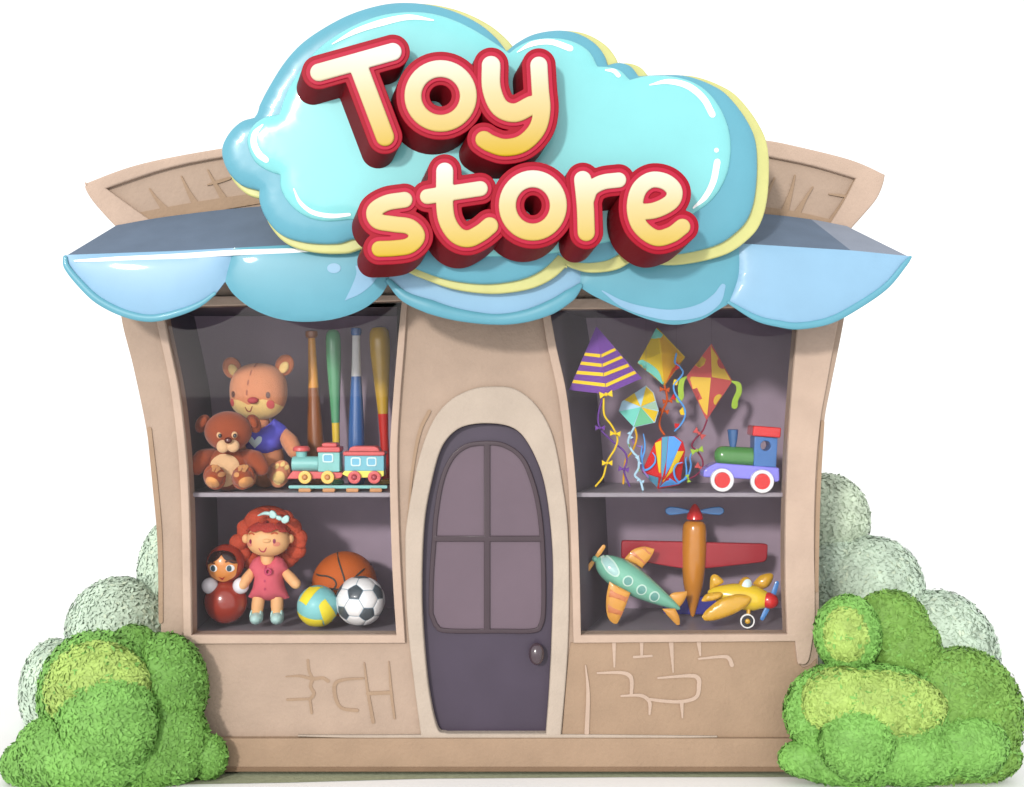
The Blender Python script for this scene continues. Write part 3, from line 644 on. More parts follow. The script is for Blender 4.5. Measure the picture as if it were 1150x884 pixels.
t.done(ZSH)
# baseball bats
def bat(label, x0, x1, yt, prof, mats, Y=.78):
    """prof: (y in the picture, half width, material)"""
    t = Thing('baseball_bat', label, 'baseball bat', 'baseball bats standing against the back of the left window')
    yb = fy_sh(Y); a = W(x0, yt, Y); e = W(x1, yb, Y); ax = e-a; Ln = ax.length; names = []
    for name, mi, pr in prof:
        q = []
        for y, h in pr: q.append(((y-yt)/(yb-yt)*Ln, L(h, Y), 0))
        t.part(name, mats[mi]).lathe(a, ax, q, nu=28)
    t.done(ZSH)
wd_ = lambda n, h: mat(n, h, .3, .5, .35, .25, 60, .10, 5, kind='wood')
YB = fy_sh(.78)
bat('brown and amber wooden bat with its knob up, leftmost of the four bats', 349.7, 356, 371.5, [('knob', 0, [(371.5,5),(372.5,7),(377,7.2),(380,5.5)]), ('handle', 1, [(379.5,4),(400,4.8),(436,6)]), ('barrel', 0, [(435.8,6.1),(470,8),(510,9.6),(YB-5,10.5),(YB-1,9),(YB,5)])], [wd_('walnut', '#96572C'), wd_('amber_wood', '#E8A03C')])
bat('green bat with a yellow handle, standing barrel up behind the locomotive', 373.8, 379, 370, [('barrel', 0, [(370,2),(371.5,5.5),(375,7.8),(382,8.6),(400,8.5),(430,7),(455,5.6),(475,4.6)]), ('handle', 1, [(474.8,4.5),(500,4.1),(YB-5,4.2)]), ('knob', 0, [(YB-6,5),(YB-4,7.5),(YB-1,7.5),(YB,6)])], [gloss('green_lacquer', '#5FA87A'), gloss('yellow_lacquer', '#EBC740')])
bat('blue bat with white grip and blue knob up, third from the teddy bears', 400, 400.5, 368, [('knob', 0, [(368,4.5),(369,6),(374,6.2),(377,5)]), ('handle', 1, [(376.5,4.4),(400,4.8),(423,5.5)]), ('barrel', 0, [(422.8,5.7),(450,7.4),(480,9),(YB-6,9.8),(YB-1,8.5),(YB,4)])], [gloss('blue_lacquer', '#3A68A8'), mat('white_grip', '#E4E4E4', .8, .3, 0, .1, 120)])
bat('fat yellow bat with a red grip, nearest the window frame on the right', 425.7, 434, 367, [('barrel', 0, [(367,3),(368.5,8),(373,11),(382,11.8),(400,11.2),(430,8.7),(450,7),(465,5.9)]), ('handle', 1, [(464.8,5.9),(490,4.9),(YB-6,4.6)]), ('knob', 0, [(YB-7,5),(YB-5,7.6),(YB-1,7.6),(YB,6)])], [gloss('mustard_lacquer', '#C9A02C'), mat('red_grip', '#C81A0C', .5, .4)])
# toy train
Y = .22
TQ, RD, YL, OR = paint('mint_paint', '#82C4C0'), paint('coral_paint', '#D25A5A'), paint('lemon_toy_paint', '#F2E862'), paint('orange_wood', '#CB8E58')
RT = fy_sh(Y) - 8.0     # picture height of the rail tops
t = Thing('toy_track', 'straight mint toy rail track on orange sleepers under the toy train', 'toy track')
for yy in (Y-.05, Y+.05): t.part('rail', TQ).prism([rrect(324, RT, 435, RT+3.6, 1.5)], yy-.012, .024, .002)
for x in (342, 369, 395.5, 422): t.part('sleeper', OR).prism([rrect(x-7, RT+3.4, x+7, RT+7.6, 1.5)], Y-.09, .18, .004)
t.done(ZSH); dyT = RT - 540.0
def wheel(t, of, x, y, r, Yf, mt, mh, dep=.03, name='wheel', hub='hub', hr=.42):
    w = t.part(name, mt, of=of); w.prism([ell(x, y, r, n=32), ell(x, y, r*hr, n=24)], Yf, dep, .005); h = t.part(hub, mh, of=w); h.ep(x, y, Yf+.012, r*hr*.98, r*hr*.98, 3.0); return w
t = Thing('toy_locomotive', 'mint green toy locomotive with coral roof and yellow wheels, pulling a blue wagon', 'toy locomotive')
o = lambda pts: [(x, y+dyT) for x, y in pts]
ch = t.part('chassis', RD); ch.prism([o(path([(322,534.5),(328,526),(331,525.5)], [(331,525.5),(384,527.2)], [(384,527.2),(384.5,530),(383,533)], [(383,533),(375,534),(322,534.5)]))], Y-.075, .15, .006)
bo = t.part('boiler', TQ); bo.lathe(W(328, 517.5+dyT, Y), Vector((1, 0, 0)), [(0,L(6)),(L(.8),L(8.3)),(L(2.5),L(8.9)),(L(31),L(8.9))], up=Vector((0, 0, 1)))
cb = t.part('cab', TQ); cb.prism([o(rrect(357, 504, 381.5, 526.5, 1.5))], Y-.075, .15, .006)
rf = t.part('roof', RD); rf.prism([o(rrect(355.5, 498.5, 381.8, 504.5, 2))], Y-.09, .18, .008); rf.prism([o(rrect(361, 493.8, 378.5, 499.2, 3.5))], Y-.065, .13, .01)
sk = t.part('chimney', TQ); sk.lathe(W(338.6, 510+dyT, Y), Vector((0, 0, 1)), [(0,L(6)),(L(7.5),L(6.6))])
t.part('chimney_cap', RD, of=sk).lathe(W(338.6, 503.2+dyT, Y), Vector((0, 0, 1)), [(0,L(9)),(L(1),L(10)),(L(4),L(9.6)),(L(6),L(7.5))])
WF, BP = paint('pale_frame_paint', '#D2ECEC'), mat('blue_toy_pane', '#72BAD6', .12, .6, .5, vary=0)
def toywin(t, of, x0, y0, x1, y1, Yf):
    f = t.part('window', WF, of=of); f.prism([o(rrect(x0, y0, x1, y1, 2.5)), o(rrect(x0+1.6, y0+1.6, x1-1.6, y1-1.6, 1.6))], Yf-.006, .012, .002); t.part('window_pane', BP, of=of).prism([o(rrect(x0+1.4, y0+1.4, x1-1.4, y1-1.4, 1.5))], Yf-.002, .006, 0)
toywin(t, cb, 362, 506, 374.5, 516, Y-.075)
for x in (342.2, 367.7): wheel(t, None, x, 532.6+dyT, 7.4, Y-.105, paint('egg_paint', '#EFC562'), OR)
t.done()
t = Thing('toy_wagon', 'sky blue toy passenger wagon with coral roof and yellow chassis, behind the locomotive', 'toy wagon')
ch = t.part('chassis', YL); ch.prism([o([(384,528.8),(387,525.2),(431,525.2),(431,531),(428.5,532),(405,533.2),(390,532)])], Y-.075, .15, .004)
cb = t.part('wagon_body', paint('sky_toy_paint', '#72BACA')); cb.prism([o(rrect(386.8, 507.5, 431.3, 525.6, 1.5))], Y-.075, .15, .006)
rf = t.part('roof', RD); rf.prism([o(rrect(385, 503.6, 432.2, 508.4, 2))], Y-.09, .18, .008); rf.prism([o(path([(391,504.4),(393,499.5),(397,497.6)], [(397,497.6),(420,497.6)], [(420,497.6),(424.5,499.5),(427,504.4)]))], Y-.07, .14, .008)
toywin(t, cb, 393.8, 510, 405.2, 520.2, Y-.075); toywin(t, cb, 411.6, 510, 423, 520.2, Y-.075)
for x in (397.8, 420.2): wheel(t, None, x, 532.6+dyT, 7.3, Y-.105, RD, paint('wine_paint', '#AE4A56'))
t.done()
# ------------------------------------------------------------------ left window, lower floor
Y = .34
RLAC, WL = gloss('red_lacquer', '#98301F'), gloss('white_lacquer', '#E6E6EC')
t = Thing('roly_poly_doll', 'round red roly-poly doll with painted face and two white ball hands', 'toy doll')
b = t.part('body', RLAC); b.ep(253.5, 679.5, Y, 24.5, 25, 22, n=36)
hd = t.part('head', RLAC); hd.ep(253, 637, Y-.01, 21.6, 22, 19, n=36); bv = hd.bvh()
q9 = lambda P: [(253+(x-253)*.87, 640+(y-640)*.87) for x, y in P]
fc = t.part('face', mat('ochre_face', '#DE8E44', .35, .5, .3, vary=.02), of=hd); fc.patch(bv, path(q9([(235,636),(238,649),(246,655),(253.5,657.5),(261,655),(269,649),(272,636)]), q9([(272,636),(268,627),(253,619),(239,627),(235,636)])), Y, .004, 2); bv = hd.bvh()
hr = t.part('painted_hair', mat('black_brown_lacquer', '#2A0C0A', .2, .5, .4, vary=0), of=hd)
for sg_ in (1, -1):
    m_9 = lambda P: [(253+(x-253)*sg_, y) for x, y in q9(P)]
    hr.patch(bv, path(m_9([(253.2,623),(248,629),(240,633.5),(234.6,634)]), m_9([(234.6,634),(238,625),(244,620),(253,618)]), m_9([(253,618),(253.2,623)])), Y, .007, 2)
for x in (243.6, 263.6):
    e = t.part('eye', [mat('eye_white', '#EEF2F2', .3, vary=0), mat('slate_iris', '#3C5560', .25, vary=0)], of=hd); x = 253.3+(x-253.3)*.88; e.patch(bv, ell(x, 639.6, 4.3, 3.8, n=20), Y, .0065, 1.2); e.patch(bv, ell(x-.2 if x < 253 else x-1, 639.6, 2.5, 3.2, n=16), Y, .009, 1.1, 1)
ft = t.part('lips', mat('red_lips', '#A8281C', .3, vary=0), of=hd); ft.patch(bv, path([(249.8,648.4),(253.3,650),(257,648.2)], [(257,648.2),(253.4,652.4),(249.8,648.4)]), Y, .0075, 1)
bw = [t.part('brow', mat('brown_brow', '#5A2C18', .6, vary=0), of=hd) for _ in range(2)]; bw[0].patch(bv, stroke([(238,635.5),(242,633.8),(246,634.2)], .8), Y, .0075, 1); bw[1].patch(bv, stroke([(258,632.5),(263,631.5),(268,633.5)], .8), Y, .0075, 1)
for x in (235.5, 270.5): t.part('hand', WL).ep(x, 662, Y-.06, 9.2, 9.2, 8.5)
t.done(ZLOW)
Y = .32
SK, HR, DRS, MT = mat('doll_skin', '#E6B07A', .55, .35, 0, .03, 40, .03), mat('auburn_yarn', '#BC482C', .75, .3, 0, .9, 120, .12, 30), cloth('rose_cotton', '#D05E6C'), paint('mint_vinyl', '#B2D8D4')
t = Thing('rag_doll', 'doll with curly red hair and mint bow in a rose pink dress', 'doll')
ds = t.part('dress', DRS); ds.puff(path([(284,632.5),(292,628.5),(301,634),(310,628),(318,632)], [(318,632),(324,643),(321,648)], [(321,648),(319,650),(318,652)], [(318,652),(320,663),(325,675)], [(325,675),(320,676.5),(313,675.5),(306,678),(299,678),(290,675.5),(284,676),(279,674)], [(279,674),(284,663),(286,651)], [(286,651),(283,649),(281,647)], [(281,647),(280,641),(284,632.5)]), Y, .09, .08, 2.5, edge=.008)
bv = ds.bvh(); bt = t.part('brooch', mat('magenta_bead', '#B01A50', .3, .5, .4, vary=0), of=ds); bt.patch(bv, stroke([(301,638.5),(301,643)], [.5, 1.6]), Y, .004, 1)
bt.prism([ell(301, 646.3, 4.4, 4.4, n=24), ell(301, 646.3, 2, 2, n=16)], Y-.112, .02, .003)
for y in (654, 663): t.part('button', mat('magenta_bead', '#B01A50'), of=ds).patch(bv, ell(300.6, y, 1.0, 1.5, n=10), Y, .004, .8)
t.part('neck', SK).tube([W(300.5, 622, Y), W(300.5, 633.5, Y-.02)], [L(7.5,Y), L(8,Y)])
hd = t.part('head', SK); hd.ep(301.3, 610.5, Y-.05, 24, 18.2, 18, n=36, p=2.15); bv = hd.bvh()
for x in (276, 326): hd.ep(x, 609, Y-.03, 4.2, 5.2, 4)
for x, y in ((286.2, 609.6), (312.6, 608.8)):
    t.part('eye', mat('plum_bead', '#8C2A4A', .25, .5, .4, vary=0), of=hd).patch(bv, ell(x, y, 1.5, 2.6, n=14), Y, .004, 1)
    t.part('cheek', mat('pink_blush_felt', '#DC8A70', .8, .2, vary=0), of=hd).patch(bv, ell(x-2 if x < 300 else x+2.4, y+3.4, 3.8, 2.6, n=16), Y, .002, 1.2)
nsx = t.part('nose', SK, of=hd); nsx.ep(299.5, 611.5, Y-.150, 5, 2.6, 3)
mo = t.part('mouth', mat('plum_thread', '#B83A50', .6, vary=0), of=hd); smile(bv, mo, 300, 618.2, 4.2, 3.6, Y, .75)
br = [t.part('brow', mat('rust_thread', '#BE5A34', .7), of=hd) for _ in range(2)]; br[0].patch(bv, stroke([(284,602),(287,600.8),(290,602)], .8), Y, .004, 1); br[1].patch(bv, stroke([(309.5,601),(312.5,600),(315.5,601.2)], .8), Y, .004, 1)
hr = t.part('hair', HR)
for x, y, r, dz in [(301,600,31,.10),(290,589,15,.02),(312,590,15,.02),(279,601,13,.04),(326,597,13,.04),(268,613,10.5,.05),(271,626,11,.07),(282,634,11,.10),(334,608,11.5,.05),(333,622,11,.07),(322,632,11,.10),(337,614,7,.04),(275,596,9,.03),(320,586,10,.05),(296,582,10,.05),(265,620,7,.06),(328,629,9,.1)]: hr.ep(x, y, Y+dz, r, r*.92, min(r*.7, 15))
fg = t.part('fringe', mat('deep_auburn_yarn', '#B43A30', .75, .3, 0, .9, 120, .12, 30), of=hr); fg.patch(hd.bvh(), path([(277,600),(284,594),(296,591.5),(310,592),(320,596),(325,601)], [(325,601),(318,601),(314,598)], [(314,598),(309,600),(303,600.5),(298,599)], [(298,599),(291,600.5),(286,599.5),(277,600)]), Y, .022, 2)
bd = t.part('hair_bow', MT); bd.tube([W(290,583,Y-.10), W(297,580.5,Y-.125), W(304,581,Y-.13)], [L(.8), L(2), L(2.6)])
bd.prism([path([(302,580),(304,577.5),(308,578.5),(311,583)], [(311,583),(308,586.5),(303,585.5),(302,580)])], Y-.15, .03, .008); bd.prism([path([(310,583),(315,584),(317,587.5),(314,589),(309.5,587)], [(309.5,587),(310,583)])], Y-.15, .025, .008); bd.prism([path([(315,587),(321,582.8),(324.5,585),(324,590)], [(324,590),(320,592.2),(316.5,591),(315,587)])], Y-.15, .03, .008)
for x0, y0, x1, y1 in ((283.5,645,272.5,661), (319.5,645.5,332,659.5)): t.part('arm', SK).tube([W(x0,y0,Y), W((x0+x1)/2,(y0+y1)/2,Y-.03), W(x1,y1,Y-.06)], [L(5,Y), L(6.2,Y), L(6,Y)])
for x0, x1 in ((291, 288), (311.2, 311.3)):
    lg = t.part('leg', SK); lg.tube([W(x0,674,Y), W((x0+x1)/2,684,Y), W(x1,699,Y)], [L(7.2,Y), L(7.2,Y), L(6,Y)])
    sh_ = t.part('shoe', MT, of=lg); sh_.ep(x1, 698.5, Y-.035, 7.4, 6.8, 12); sh_.ep(x1-5.6, 694, Y-.01, 1.9, 5.5, 6, 8); sh_.ep(x1+5.6, 694, Y-.01, 1.9, 5.5, 6, -8)
t.done(ZLOW)
# balls
def ball(Y, px, r): return fy_low(Y) - r
Y = .60; r = 36.5; py = ball(Y, 387, r)
t = Thing('basketball', 'orange basketball with dark seams, largest of the three balls at the back', 'ball')
bb = t.part('ball', mat('orange_rubber', '#CB6116', .55, .4, 0, .6, 260, .04, 10)); bb.ep(387, py, Y, r, r, r, n=48)
c = W(387, py, Y); R = L(r, Y); sm = t.part('seam', mat('black_rubber_seam', '#4A4038', .6, .3, vary=0)); px2 = lambda u, v: c + Vector((u, -math.sqrt(max(0, 1-u*u-v*v)), v))*R*1.0
for pts in ([(-.2,.97),(-.1,.8),(.02,.55),(.12,.28),(.14,.0),(.1,-.4),(0,-.8),(-.1,-.98)], [(-.92,.38),(-.7,.36),(-.42,.36),(-.2,.28),(-.12,.14),(-.2,0),(-.35,-.08),(-.5,-.3),(-.6,-.6)], [(.8,.6),(.62,.5),(.46,.36),(.36,.2),(.3,-.1),(.36,-.5),(.5,-.8)], [(-.99,.05),(-.6,.02),(-.2,0),(.2,-.02),(.6,0),(.99,.08)]): sm.tube([px2(u, v) for u, v in pts], L(1.1), n=6)
t.done(ZLOW)
Y = .26; r = 28; X0 = 404.6; py = ball(Y, X0, r); c = W(X0, py, Y); R = L(r, Y)
t = Thing('soccer_ball', 'white soccer ball with dark grey pentagons, in front of the basketball', 'ball')
sp = t.part('ball', [mat('seam_grey', '#8FA6B4', .6, .3, vary=0), mat('white_panel', '#FFFFFF', .35, .5, .3, vary=.01, alb=.8), mat('charcoal_panel', '#4A535A', .35, .5, .3, vary=.02)]); sp.ep(X0, py, Y, r*.975, r*.975, r*.975, n=36)
g_ = (1+5**.5)/2; IV = [Vector(v).normalized() for v in [(0,a,b*g_) for a in (1,-1) for b in (1,-1)] + [(a,b*g_,0) for a in (1,-1) for b in (1,-1)] + [(b*g_,0,a) for a in (1,-1) for b in (1,-1)]]
nb = lambda v: [w for w in IV if .3 < v.dot(w) < .6]
v0 = IV[0]; v1 = nb(v0)[0]
def basis(a, b): a = a.normalized(); b = (b - a*a.dot(b)).normalized(); return Matrix((a, b, a.cross(b))).transposed()
Rm = basis(Vector((-.12,-.857,.5)), Vector((.43,-.75,-.5))) @ basis(v0, v1).inverted()
pents, hexs = 2, 1
def panel(mi, poly):
    ce = sum(poly, Vector())/len(poly); q = [ce + (p-ce)*.955 for p in poly]; k = 6; n = len(q)
    for i in range(n):
        a, b_ = q[i], q[(i+1) % n]; idx = {}; vs = []
        for u in range(k+1):
            for w in range(k+1-u):
                p = ce + (a-ce)*(u/k) + (b_-ce)*(w/k); e = (u+w)/k; idx[u, w] = len(vs); vs.append(c + (Rm @ p.normalized())*R*(1.0 - .022*e**6))
        fs = []
        for u in range(k):
            for w in range(k-u):
                fs.append([idx[u, w], idx[u+1, w], idx[u, w+1]])
                if u+w < k-1: fs.append([idx[u+1, w], idx[u+1, w+1], idx[u, w+1]])
        sp.add(vs, fs, mi)
def order(pts):
    ce = sum(pts, Vector()).normalized(); u = (pts[0]-ce*ce.dot(pts[0])).normalized(); w = ce.cross(u); return sorted(pts, key=lambda p: math.atan2(p.dot(w), p.dot(u)))
for v in IV: panel(pents, order([v + (w-v)/3 for w in nb(v)]))
tri = set()
for i, a in enumerate(IV):
    for j, b_ in enumerate(IV):
        for k, e in enumerate(IV):
            if i < j < k and b_ in nb(a) and e in nb(a) and e in nb(b_): tri.add((i, j, k))
for i, j, k in tri:
    a, b_, e = IV[i], IV[j], IV[k]; panel(hexs, order([a+(b_-a)/3, a+(b_-a)*2/3, b_+(e-b_)/3, b_+(e-b_)*2/3, e+(a-e)/3, e+(a-e)*2/3]))
t.done(ZLOW)
Y = .23; r = 23.3; X0 = 357; py = ball(Y, X0, r); dy = py - 685
t = Thing('volleyball', 'teal and yellow volleyball, smallest of the three balls', 'ball')
vb = t.part('ball', mat('teal_leather', '#80C6C8', .45, .4, .1, .1, 120, .03, 10)); vb.ep(X0, py, Y, r, r, r, n=40); bv = vb.bvh(); yv = t.part('yellow_panels', mat('yellow_leather', '#F0DE32', .45, .4, .1, .1, 120, .03, 10))
z5 = lambda pts: [(330+x*.1357, 600+y*.1357+dy) for x, y in pts]
for lp in (path(z5([(60,570),(98,505),(155,448)]), z5([(155,448),(200,432),(262,446)]), z5([(262,446),(205,490),(165,540),(128,597)]), z5([(128,597),(60,570)])), path(z5([(40,662),(110,692),(185,710),(256,714)]), z5([(256,714),(262,784)]), z5([(262,784),(180,780),(110,775)]), z5([(110,775),(65,730),(40,662)])), path(z5([(232,600),(250,570),(278,548)]), z5([(278,548),(320,610),(345,660)]), z5([(345,660),(350,710),(335,765)]), z5([(335,765),(300,795),(266,806)]), z5([(266,806),(262,720),(232,600)]))): yv.patch(bv, lp, Y, .003, 1.8)
t.done(ZLOW)
# ------------------------------------------------------------------ right window, upper shelf: kites
KG = 'kites hung in the right window'
def ptx(px, py, Y): return W(px, py, Y)
def kite(label, name='kite'): return Thing(name, label, 'kite', KG)
def sail(mb, verts, faces, th=.008):
    """verts: (px, py, Y)"""
    F = [W(*v) for v in verts]; n = len(F); mb.add(F + [p+Vector((0, th, 0)) for p in F], faces + [[n+i for i in f[::-1]] for f in faces]); use = {}
    for f in faces:
        for i in range(len(f)): k = (min(f[i], f[i-1]), max(f[i], f[i-1])); use[k] = use.get(k, 0)+1
    for (a, b), q in use.items():
        if q == 1: mb.add([F[a], F[b], F[b]+Vector((0, th, 0)), F[a]+Vector((0, th, 0))], [[0, 1, 2, 3]])
    return mb
def tail(t, pts, Y, m, r=1.1, of=None, name='tail', y1=None):
    y1 = Y if y1 is None else y1; k = len(pts)
    return t.part(name, m, of=of).tube([W(x, y, Y+(y1-Y)*i/(k-1)) for i, (x, y) in enumerate(pts)], L(r, Y), nu=8, flat=1, n=6)
def bow(t, x, y, Y, m, s=6, rot=0, of=None):
    c, q = math.cos(math.radians(rot)), math.sin(math.radians(rot)); P = [(-s,-s*.55),(-s*.3,-s*.15),(0,-s*.28),(s*.3,-s*.15),(s,-s*.55),(s*.95,s*.55),(s*.3,s*.18),(0,s*.3),(-s*.3,s*.18),(-s*.95,s*.55)]
    b = t.part('bow', m, of=of); b.prism([[(x+u*c-v*q, y+u*q+v*c) for u, v in P]], Y-.012, .016, .004); b.ep(x, y, Y-.008, s*.26, s*.3, 2.2); return b
def thread(t, x, y, Y): t.part('hanging_thread', mat('nylon_thread', '#6B5F6B', .4)).tube([W(x, y, Y), W(x, y, Y)+Vector((0, 0, max(.05, W(0, 362, NY).z - W(x, y, Y).z)))], .0009, nu=5, smooth=False)
kc = lambda n, h: mat(n, h, .8, .12, 0, .04, 90, .03, 8)
PUR, PUR2, KY, KO, KM, KR, KLB, KG_, KBL = kc('violet_nylon', '#73489B'), kc('deep_violet_nylon', '#6A3598'), kc('yellow_nylon', '#EFCB32'), kc('orange_nylon', '#CE581E'), kc('mint_nylon', '#80DCCA'), kc('red_nylon', '#D22A2C'), kc('ice_blue_nylon', '#B8DEF2'), kc('lime_nylon', '#A6C84A'), kc('blue_nylon', '#60A6EE')
AMB, CRS, PNK = kc('amber_nylon', '#E2AC2C'), kc('wine_ribbon', '#933A56'), kc('coral_nylon', '#D25E5C')
# purple pyramid kite
Y = .15
t = kite('purple pyramid kite with yellow stripes and trailing bow tails'); s = t.part('sail', [PUR]); sail(s, [(669.7,366.6,Y), (639,438,Y), (680,442.7,Y-.08), (720.8,425,Y)], [[0, 1, 2], [0, 2, 3]]); bv = s.bvh()
s2 = t.part('stripe', KY)
z6 = lambda pts: [(630+x*.2376, 350+y*.2376) for x, y in pts]
for q in ([(108,193),(186,202),(186,218),(105,207)], [(92,235),(191,247),(192,263),(87,250)], [(74,279),(197,290),(198,307),(69,295)], [(55,322),(206,340),(207,357),(50,337)], [(190,202),(258,170),(265,182),(190,218)], [(195,247),(288,207),(295,220),(195,263)], [(200,291),(317,246),(325,260),(201,308)], [(209,341),(350,279),(358,293),(210,358)]): s2.patch(bv, clipconv(z6(q), offs([(669.7,366.6),(639,438),(680,442.7),(720.8,425)], -.6)), Y-.03, .004, 3)
bow(t, 680.6, 443, Y-.085, KY, 7.5, -8)
a = tail(t, [(677,446),(672,466),(674,481),(687,495),(701,507),(704,517),(701,530),(707,546)], Y-.03, PUR, 1.1, y1=.30); bow(t, 674, 480.5, Y, PUR, 5.5, 0, a); bow(t, 700.6, 527, .26, PUR, 6, 10, a)
a = tail(t, [(678,448),(678.7,466),(687,478),(693.4,492),(690.6,504),(682,518.7),(677.5,535),(669,546)], Y-.07, KY, 1.15, y1=.20); bow(t, 691, 487, .10, KY, 6, 5, a); bow(t, 682, 520, .14, KY, 6, 0, a); thread(t, 669.7, 367, Y); t.done()
# yellow diamond kite
Y = .62
t = kite('yellow and amber diamond kite with mint tip and mint edge, topmost in the middle'); s = t.part('sail', [KY, AMB]); V_ = [(738,368,Y), (716,408,Y), (746.4,433.6,Y), (769.5,401,Y), (741.5,397,Y-.07)]
sail(s, V_, [[0,1,4],[1,2,4],[2,3,4],[3,0,4]]); bv = s.bvh(); sc2 = t.part('colour_field', [AMB, KM, KO])
for q, mi, lf in (([(738,368.5),(769,401),(764,420),(746.6,433),(742.5,400)], 0, .003), ([(738,368.3),(745,376),(742,380),(736,380.5),(731.8,380)], 1, .006), ([(769.3,401.5),(764,407),(757,412),(752,422),(747,432),(752,425),(766,411)], 2, .007), ([(769.3,401.2),(765,407),(755,413.5),(749,428),(746.6,433),(760,416),(766.5,411)], 2, .008)): sc2.patch(bv, clipconv(q, offs([v[:2] for v in V_[:4]], -.5)), Y-.04, lf, 2.5, mi)
sc2.patch(bv, path([(716.2,407.5),(722,404.5),(729,407),(737,413),(742,420),(746.2,433)], [(746.2,433),(738,424),(729,417),(720,413),(716.2,407.5)]), Y-.04, .011, 2.5, 1)
a = tail(t, [(746.4,433.6),(749,444),(748.5,452),(744,462),(740.5,474),(742,482),(746,488)], Y-.02, KO, 1.3, y1=.5)
for x, y, r in ((746.5,437.5,5), (749.8,450.5,-5), (745.7,461.5,15)): bow(t, x, y, Y-.03, KO, 5.6, r, a)
thread(t, 738, 369, Y); t.done()
# blue bunting streamer
t = Thing('streamer', 'long wavy blue streamer with small red and yellow flags, between the diamond kites', 'streamer'); a = tail(t, [(759.5,397.5),(758,407),(763,411.5),(767,418),(764,424),(757,432),(757.5,440),(762,448),(768,457),(769.5,466),(766,475),(758,484)], .55, KBL, 1.1, name='ribbon')
for q, m in (([(760,405.5),(764,413),(757.5,416.5)], KR), ([(757,426),(762,427),(760.5,433),(755.5,432)], KY), ([(756.5,442),(759.5,450),(753.5,447.5)], KR), ([(767,457),(763,461.5),(764.5,466),(769,466)], KY), ([(757.5,475.5),(763.5,476),(761.5,481),(758,481)], KR)): t.part('flag', m).prism([q], .545, .008, .001)
thread(t, 759.5, 398, .55); t.done()
# multicolour pentagon kite
Y = .44
t = kite('small pinwheel-patterned kite in ice blue, yellow and mint, lowest of the hanging kites'); s = t.part('sail', KLB); P5 = [(725.5,433),(734,441),(739.8,461.5),(735.7,474.7),(712,480),(695,461.7),(698.5,451)]
sail(s, [(x, y, Y) for x, y in P5] + [(719,457,Y-.05)], [[i, (i+1) % 7, 7] for i in range(7)]); bv = s.bvh(); cf2 = t.part('colour_field', [KY, KM, kc('green_nylon', '#7ACC9C'), kc('sage_nylon', '#AED0B4')])
for q, mi in (([(700,449),(713,441),(719,457)], 0), ([(726,433.5),(733.7,441),(737,450),(719,457)], 0), ([(737,451),(739.5,461),(719,457)], 3), ([(739.5,462),(735.7,474.4),(719,457)], 0), ([(735,474.7),(712.3,479.6),(719,457)], 2), ([(711.5,479),(695.4,462),(719,457)], 1)):
    ce = (sum(p[0] for p in q)/len(q), sum(p[1] for p in q)/len(q)); cf2.patch(bv, clipconv([(ce[0]+(x-ce[0])*.98, ce[1]+(y-ce[1])*.98) for x, y in q], offs(P5, -.5)), Y-.03, .004, 2.5, mi)
a = tail(t, [(712,480.5),(707,490),(705.5,498),(711,508),(717,515),(717,526),(713,534),(719,540),(722,550)], Y, KLB, 1.3, y1=.22); bow(t, 708, 489, Y-.02, KLB, 4, 60, a); bow(t, 717, 517, .33, KLB, 5, 70, a); bow(t, 707, 501.5, Y-.06, KG_, 2.6, 80, a); bow(t, 717.5, 527, .31, KG_, 2.6, 80, a); bow(t, 719.5, 540, .25, KLB, 4, 20, a)
tail(t, [(713,480.5),(715,492),(710,507),(703,516),(701,530),(700,543)], Y+.01, AMB, 1.2, y1=.30)
tail(t, [(708,488),(713,499),(721,503),(723,512),(720,524),(728,536)], Y+.02, kc('lilac_nylon', '#A07CC4'), 1.0, y1=.36); thread(t, 725.5, 434, Y); t.done()
# checked diamond kite
Y = .56
t = kite('red and yellow checked diamond kite with round spots and lime ribbons'); s = t.part('sail', PNK); sail(s, [(799,386,Y), (770.7,423,Y), (793.5,472,Y), (822.5,428,Y), (798,424,Y-.07)], [[0,1,4],[1,2,4],[2,3,4],[3,0,4]]); bv = s.bvh(); cf3 = t.part('colour_field', [kc('saffron_nylon', '#EEC450'), kc('dusty_red_nylon', '#CC5A58'), kc('rose_nylon', '#DC8686')])
C0 = (798, 424)
for q, mi in (([(799.3,387.5),(821.8,427.4),(798.6,423.6)], 0), ([(771.6,423.7),(797.4,424.4),(793.4,470)], 0)): cf3.patch(bv, q, Y-.04, .003, 2.5, mi)
for e, mi in ((ell(786.5,406,6,6.2,20,30), 0), (ell(811,408,5.2,6.6,-15,30), 1), (ell(781,444,5.2,7,-15,30), 1), (ell(807,449,5.2,6.6,25,30), 0)): cf3.patch(bv, clipconv(e, offs([(799,386),(770.7,423),(793.5,472),(822.5,428)], -.6)), Y-.04, .006, 1.3, mi)
for pts in ([(770.7,423.5),(766,428),(764.5,437),(765,445),(762,449)], [(822.3,428.5),(829,432),(830,440),(826,449),(825,456)]):
    k = len(pts); t.part('ribbon', KG_).prism([stroke(pts, [1, 3, 3.2, 3.2, 3.6])], Y-.01, .008, .002)
a = tail(t, [(794,472),(789,484),(780,494),(777,501),(783,507),(789,517),(788,527),(780,535),(772,538)], Y, CRS, 1.0, y1=.28)
for x, y, m, r in ((785.6,487,PNK,40), (783,506,KG_,-15), (787.5,526,PNK,35)): bow(t, x, y, Y-.09 if y < 500 else .36, m, 7, r, a)
bow(t, 773, 537.5, .28, KG_, 4.5, 75, a); thread(t, 799, 387, Y); t.done()
